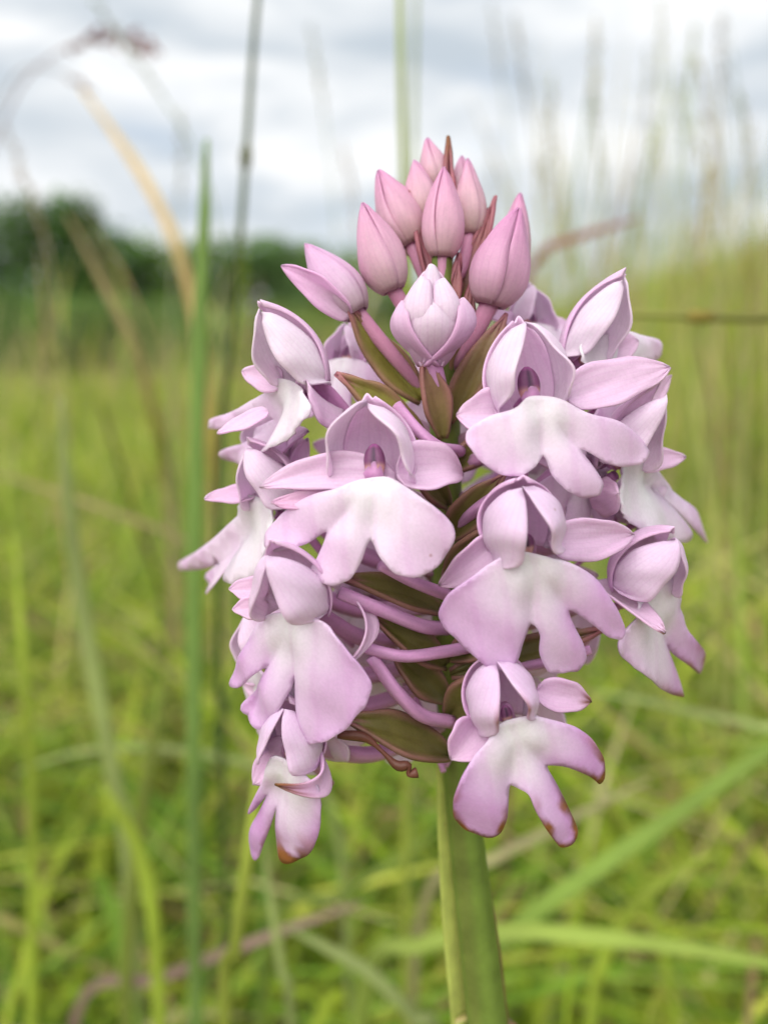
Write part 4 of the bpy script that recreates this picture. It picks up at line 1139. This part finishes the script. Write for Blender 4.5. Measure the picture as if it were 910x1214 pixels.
def opening_bud():
    """half-open flower: petals cupped inward round a short axis"""
    base = cp(511, 434, dep_off(95)); sc = dep_off(120) / FPX
    A = axis_pt(520)
    Pq = catmull([A, cp(524, 480, dep_off(70)), base + np.array([0, 8, 0]) * sc], 14)
    V, F = tube(Pq, np.interp(np.linspace(0, 1, 14), [0, .4, 1], [7, 10, 12]) * sc, 12)
    body = add('opening_bud', V, F, M_petal, ROOT, np.tile(lin(212, 158, 200), (len(V), 1)))
    def cupped(az, lean_out, ln, wd, incurve, ph, c0, c1, nm):
        nu, nv = 18, 13
        d = np.array([math.sin(az), 0, math.cos(az)]); sd = np.array([math.cos(az), 0, -math.sin(az)])
        V = []; uv = []
        for i in range(nu):
            u = i / (nu - 1)
            o_ = lean_out * math.sin(math.pi * min(1, u * incurve)) * (1 - 0.1 * u)
            wf = (math.sin(math.pi * (0.10 + 0.86 * u)) ** 0.55) * (0.8 + 0.25 * u)
            for j in range(nv):
                v = -1 + 2 * j / (nv - 1)
                x = v * wd * 0.5 * wf
                dz = -0.26 * wd * wf * v * v + 1.6 * wob(u * 3, v * 2, ph)
                V.append(np.array([0, ln * u * (1 - 0.05 * v * v), 0]) + d * (o_ + dz) + sd * x); uv.append((v, u))
        V = np.array(V) * sc
        V = V @ rotm(0, -8, 0).T
        uv = np.array(uv)
        add(nm, base + V, grid_faces(nu, nv), M_petal, body, petal_col(uv, c0, c1, DEEP, 0.28), uv, PT * 1.2)
    lo = lin(228, 184, 218); hi = lin(238, 206, 232)
    cupped(0.05, 44, 84, 74, 0.80, 1.0, lo, hi, 'petal')
    cupped(-0.75, 44, 104, 54, 0.84, 2.0, lo, hi, 'petal')
    cupped(0.75, 44, 102, 54, 0.84, 3.0, lo, hi, 'petal')
    cupped(-0.25, 18, 120, 36, 0.92, 4.0, lo, hi, 'petal')
    cupped(0.35, 16, 118, 34, 0.92, 5.0, lo, hi, 'petal')
    cupped(-1.25, 54, 76, 60, 0.72, 6.0, lin(222, 172, 212), lo, 'sepal')
    cupped(1.3, 56, 80, 64, 0.72, 7.0, lin(222, 172, 212), lo, 'sepal')
    cupped(math.pi, 34, 116, 62, 0.85, 8.0, lo, hi, 'sepal')
opening_bud()

# bracts ----------------------------------------------------------------
def bract(bx_, by_, boff, tx, ty, toff, wd, c0=OLIVE, c1=OLIVE, n=(0.1, 0.3, 1), bow=0.05, cup=0.3, tip=MAROON, edge=MAROON, **kw):
    V, F, uv = petal(cp(bx_, by_, dep_off(boff)), cp(tx, ty, dep_off(toff)), n, wd * dep_off((boff + toff) / 2) / FPX, bow=bow, cup=cup, prof='lance', ph=tx * 0.1, **kw)
    add('bract', V, F, M_green, ROOT, petal_col(uv, c0, c1, edge, 0.5, tip, 0.75), uv, 0.0003)

OL2 = np.array([0.24, 0.22, 0.045]); OLD = np.array([0.10, 0.085, 0.025])
bract(500, 475, 40, 412, 362, 85, 44, OL2, OLIVE, bow=-0.05)
bract(500, 520, 60, 398, 443, 120, 42, OL2, OL2)
bract(524, 520, 70, 500, 415, 100, 34, OLIVE, MAROON * 0.6 + OLIVE * 0.4)
bract(532, 500, 40, 600, 372, 60, 36, OLIVE, MAROON * 0.4 + OLIVE * 0.6)
bract(540, 480, 20, 625, 380, 20, 30, OL2, OL2)
bract(535, 470, 30, 560, 330, 40, 26, OL2, MAROON)
bract(526, 400, 30, 484, 228, 25, 18, MAROON * 0.8, MAROON, tip=MAROON)
bract(530, 400, 35, 544, 300, 50, 18, MAROON * 0.6 + OLIVE * 0.5, MAROON)
bract(528, 340, 10, 531, 163, -5, 17, MAROON, MAROON, tip=BROWN)
bract(540, 370, 15, 587, 234, 10, 20, MAROON * 0.5 + OLIVE * 0.5, MAROON)
bract(534, 400, 20, 560, 270, 0, 24, np.array([0.24, 0.26, 0.06]), OL2)
bract(524, 725, 60, 402, 684, 130, 44, OLD, OLIVE * 0.9, n=(0.1, 0.7, 0.8))
bract(528, 790, 60, 436, 730, 110, 44, OLD, OLIVE * 0.8, n=(0.1, 0.5, 0.9))
bract(530, 830, 40, 462, 770, 70, 40, OLD, OLIVE * 0.8)
bract(532, 896, 55, 398, 850, 110, 50, OLD, OLIVE * 0.9, n=(0.1, 0.6, 0.8), bow=0.08)
bract(530, 640, 60, 600, 560, 110, 40, OLD, OLIVE)
bract(530, 690, 60, 590, 620, 120, 40, OLD, OLIVE)
bract(530, 600, 60, 470, 520, 120, 36, OLD, OLIVE)
bract(532, 780, 60, 640, 720, 90, 40, OLD, OLIVE)
bract(532, 850, 50, 590, 790, 100, 46, OLD, OLIVE)
bract(534, 800, 50, 720, 745, 60, 34, OLD, OLIVE)
bract(530, 560, 50, 640, 480, 60, 34, OLD, OLIVE)
bract(526, 620, 60, 380, 560, 80, 34, OLD, OLIVE)
bract(530, 700, -40, 480, 600, -110, 40, OLD, OLIVE)
bract(530, 760, -40, 590, 660, -110, 40, OLD, OLIVE)

# bare ovaries and spurs crossing the middle of the spike
def free_spur(path, r0, r1, c=lin(214, 162, 204)):
    P = catmull([cp(x, y, dep_off(o)) for x, y, o in path], 18)
    V, F = tube(P, np.linspace(r0, r1, 18) * D0 / FPX * 0.9, 10)
    add('ovary', V, F, M_petal, ROOT, np.tile(c, (len(V), 1)) * (0.9 + 0.16 * np.sin(np.arange(len(V)) * 2 * math.pi / 10 * 3 + np.arange(len(V)) * 0.05))[:, None])
free_spur([(402, 702, 140), (450, 722, 130), (500, 742, 100), (530, 745, 60)], 8, 9)
free_spur([(432, 768, 120), (480, 778, 115), (530, 772, 90), (560, 766, 70)], 7, 8)
free_spur([(440, 778, 115), (470, 820, 110), (500, 848, 90), (535, 856, 60)], 8, 9)
free_spur([(470, 480, 90), (495, 510, 100), (520, 530, 100), (545, 535, 60)], 7, 8)
free_spur([(450, 670, 150), (490, 690, 130), (530, 705, 90)], 6, 8)
free_spur([(700, 770, 90), (650, 785, 80), (560, 800, 40)], 6, 7)
free_spur([(600, 580, 120), (570, 600, 100), (540, 625, 60)], 7, 8)

# withered thread hanging under the lowest bract
P = catmull([cp(x, y, dep_off(o)) for x, y, o in [(400, 871, 120), (432, 874, 120), (452, 890, 122), (470, 907, 122), (484, 908, 124), (484, 918, 124), (494, 916, 122)]], 26)
V, F = tube(P, (4.5 + 2.0 * np.sin(np.linspace(0, 14, 26))) * D0 / FPX * .9, 7)
add('withered_spur', V, F, M_green, ROOT, np.tile(np.array([0.13, 0.045, 0.03]), (len(V), 1)))

# leaf sheath along the lower stem
def sheath(px0, px1, wd, c0, edge, off, n):
    path = [cp(x, y, D0 * (1 + (y - 607) * 0.000155) - off * D0 / FPX) for x, y in zip(np.linspace(px0[0], px1[0], 6), np.linspace(px0[1], px1[1], 6))]
    Q = [to_world(p) for p in path]
    Q = Q + [np.array([Q[-1][0] + .004, Q[-1][1] + .003, Q[-1][2] * 0.5]), ground_pt - [0, 0, .002]]
    V, F, C = blade_geo(Q, np.array([0.15, 0.7, 1, 1, 1, 1, 1]) * wd * D0 / FPX, c0, 0.6, n, 40)
    C = C.reshape(-1, 3, 3); C[:, 0] = edge; C = C.reshape(-1, 3)
    mesh_obj('leaf', V, F, M_green, ROOT, C, thick=0.0003, origin=ground_pt)
sheath((521, 870), (562, 1330), 36, np.array([0.42, 0.46, 0.11]), np.array([0.46, 0.38, 0.15]), -14, (0.3, -1, 0.1))
sheath((560, 960), (602, 1330), 30, np.array([0.17, 0.22, 0.045]), np.array([0.2, 0.13, 0.05]), -16, (-0.5, -1, 0.1))
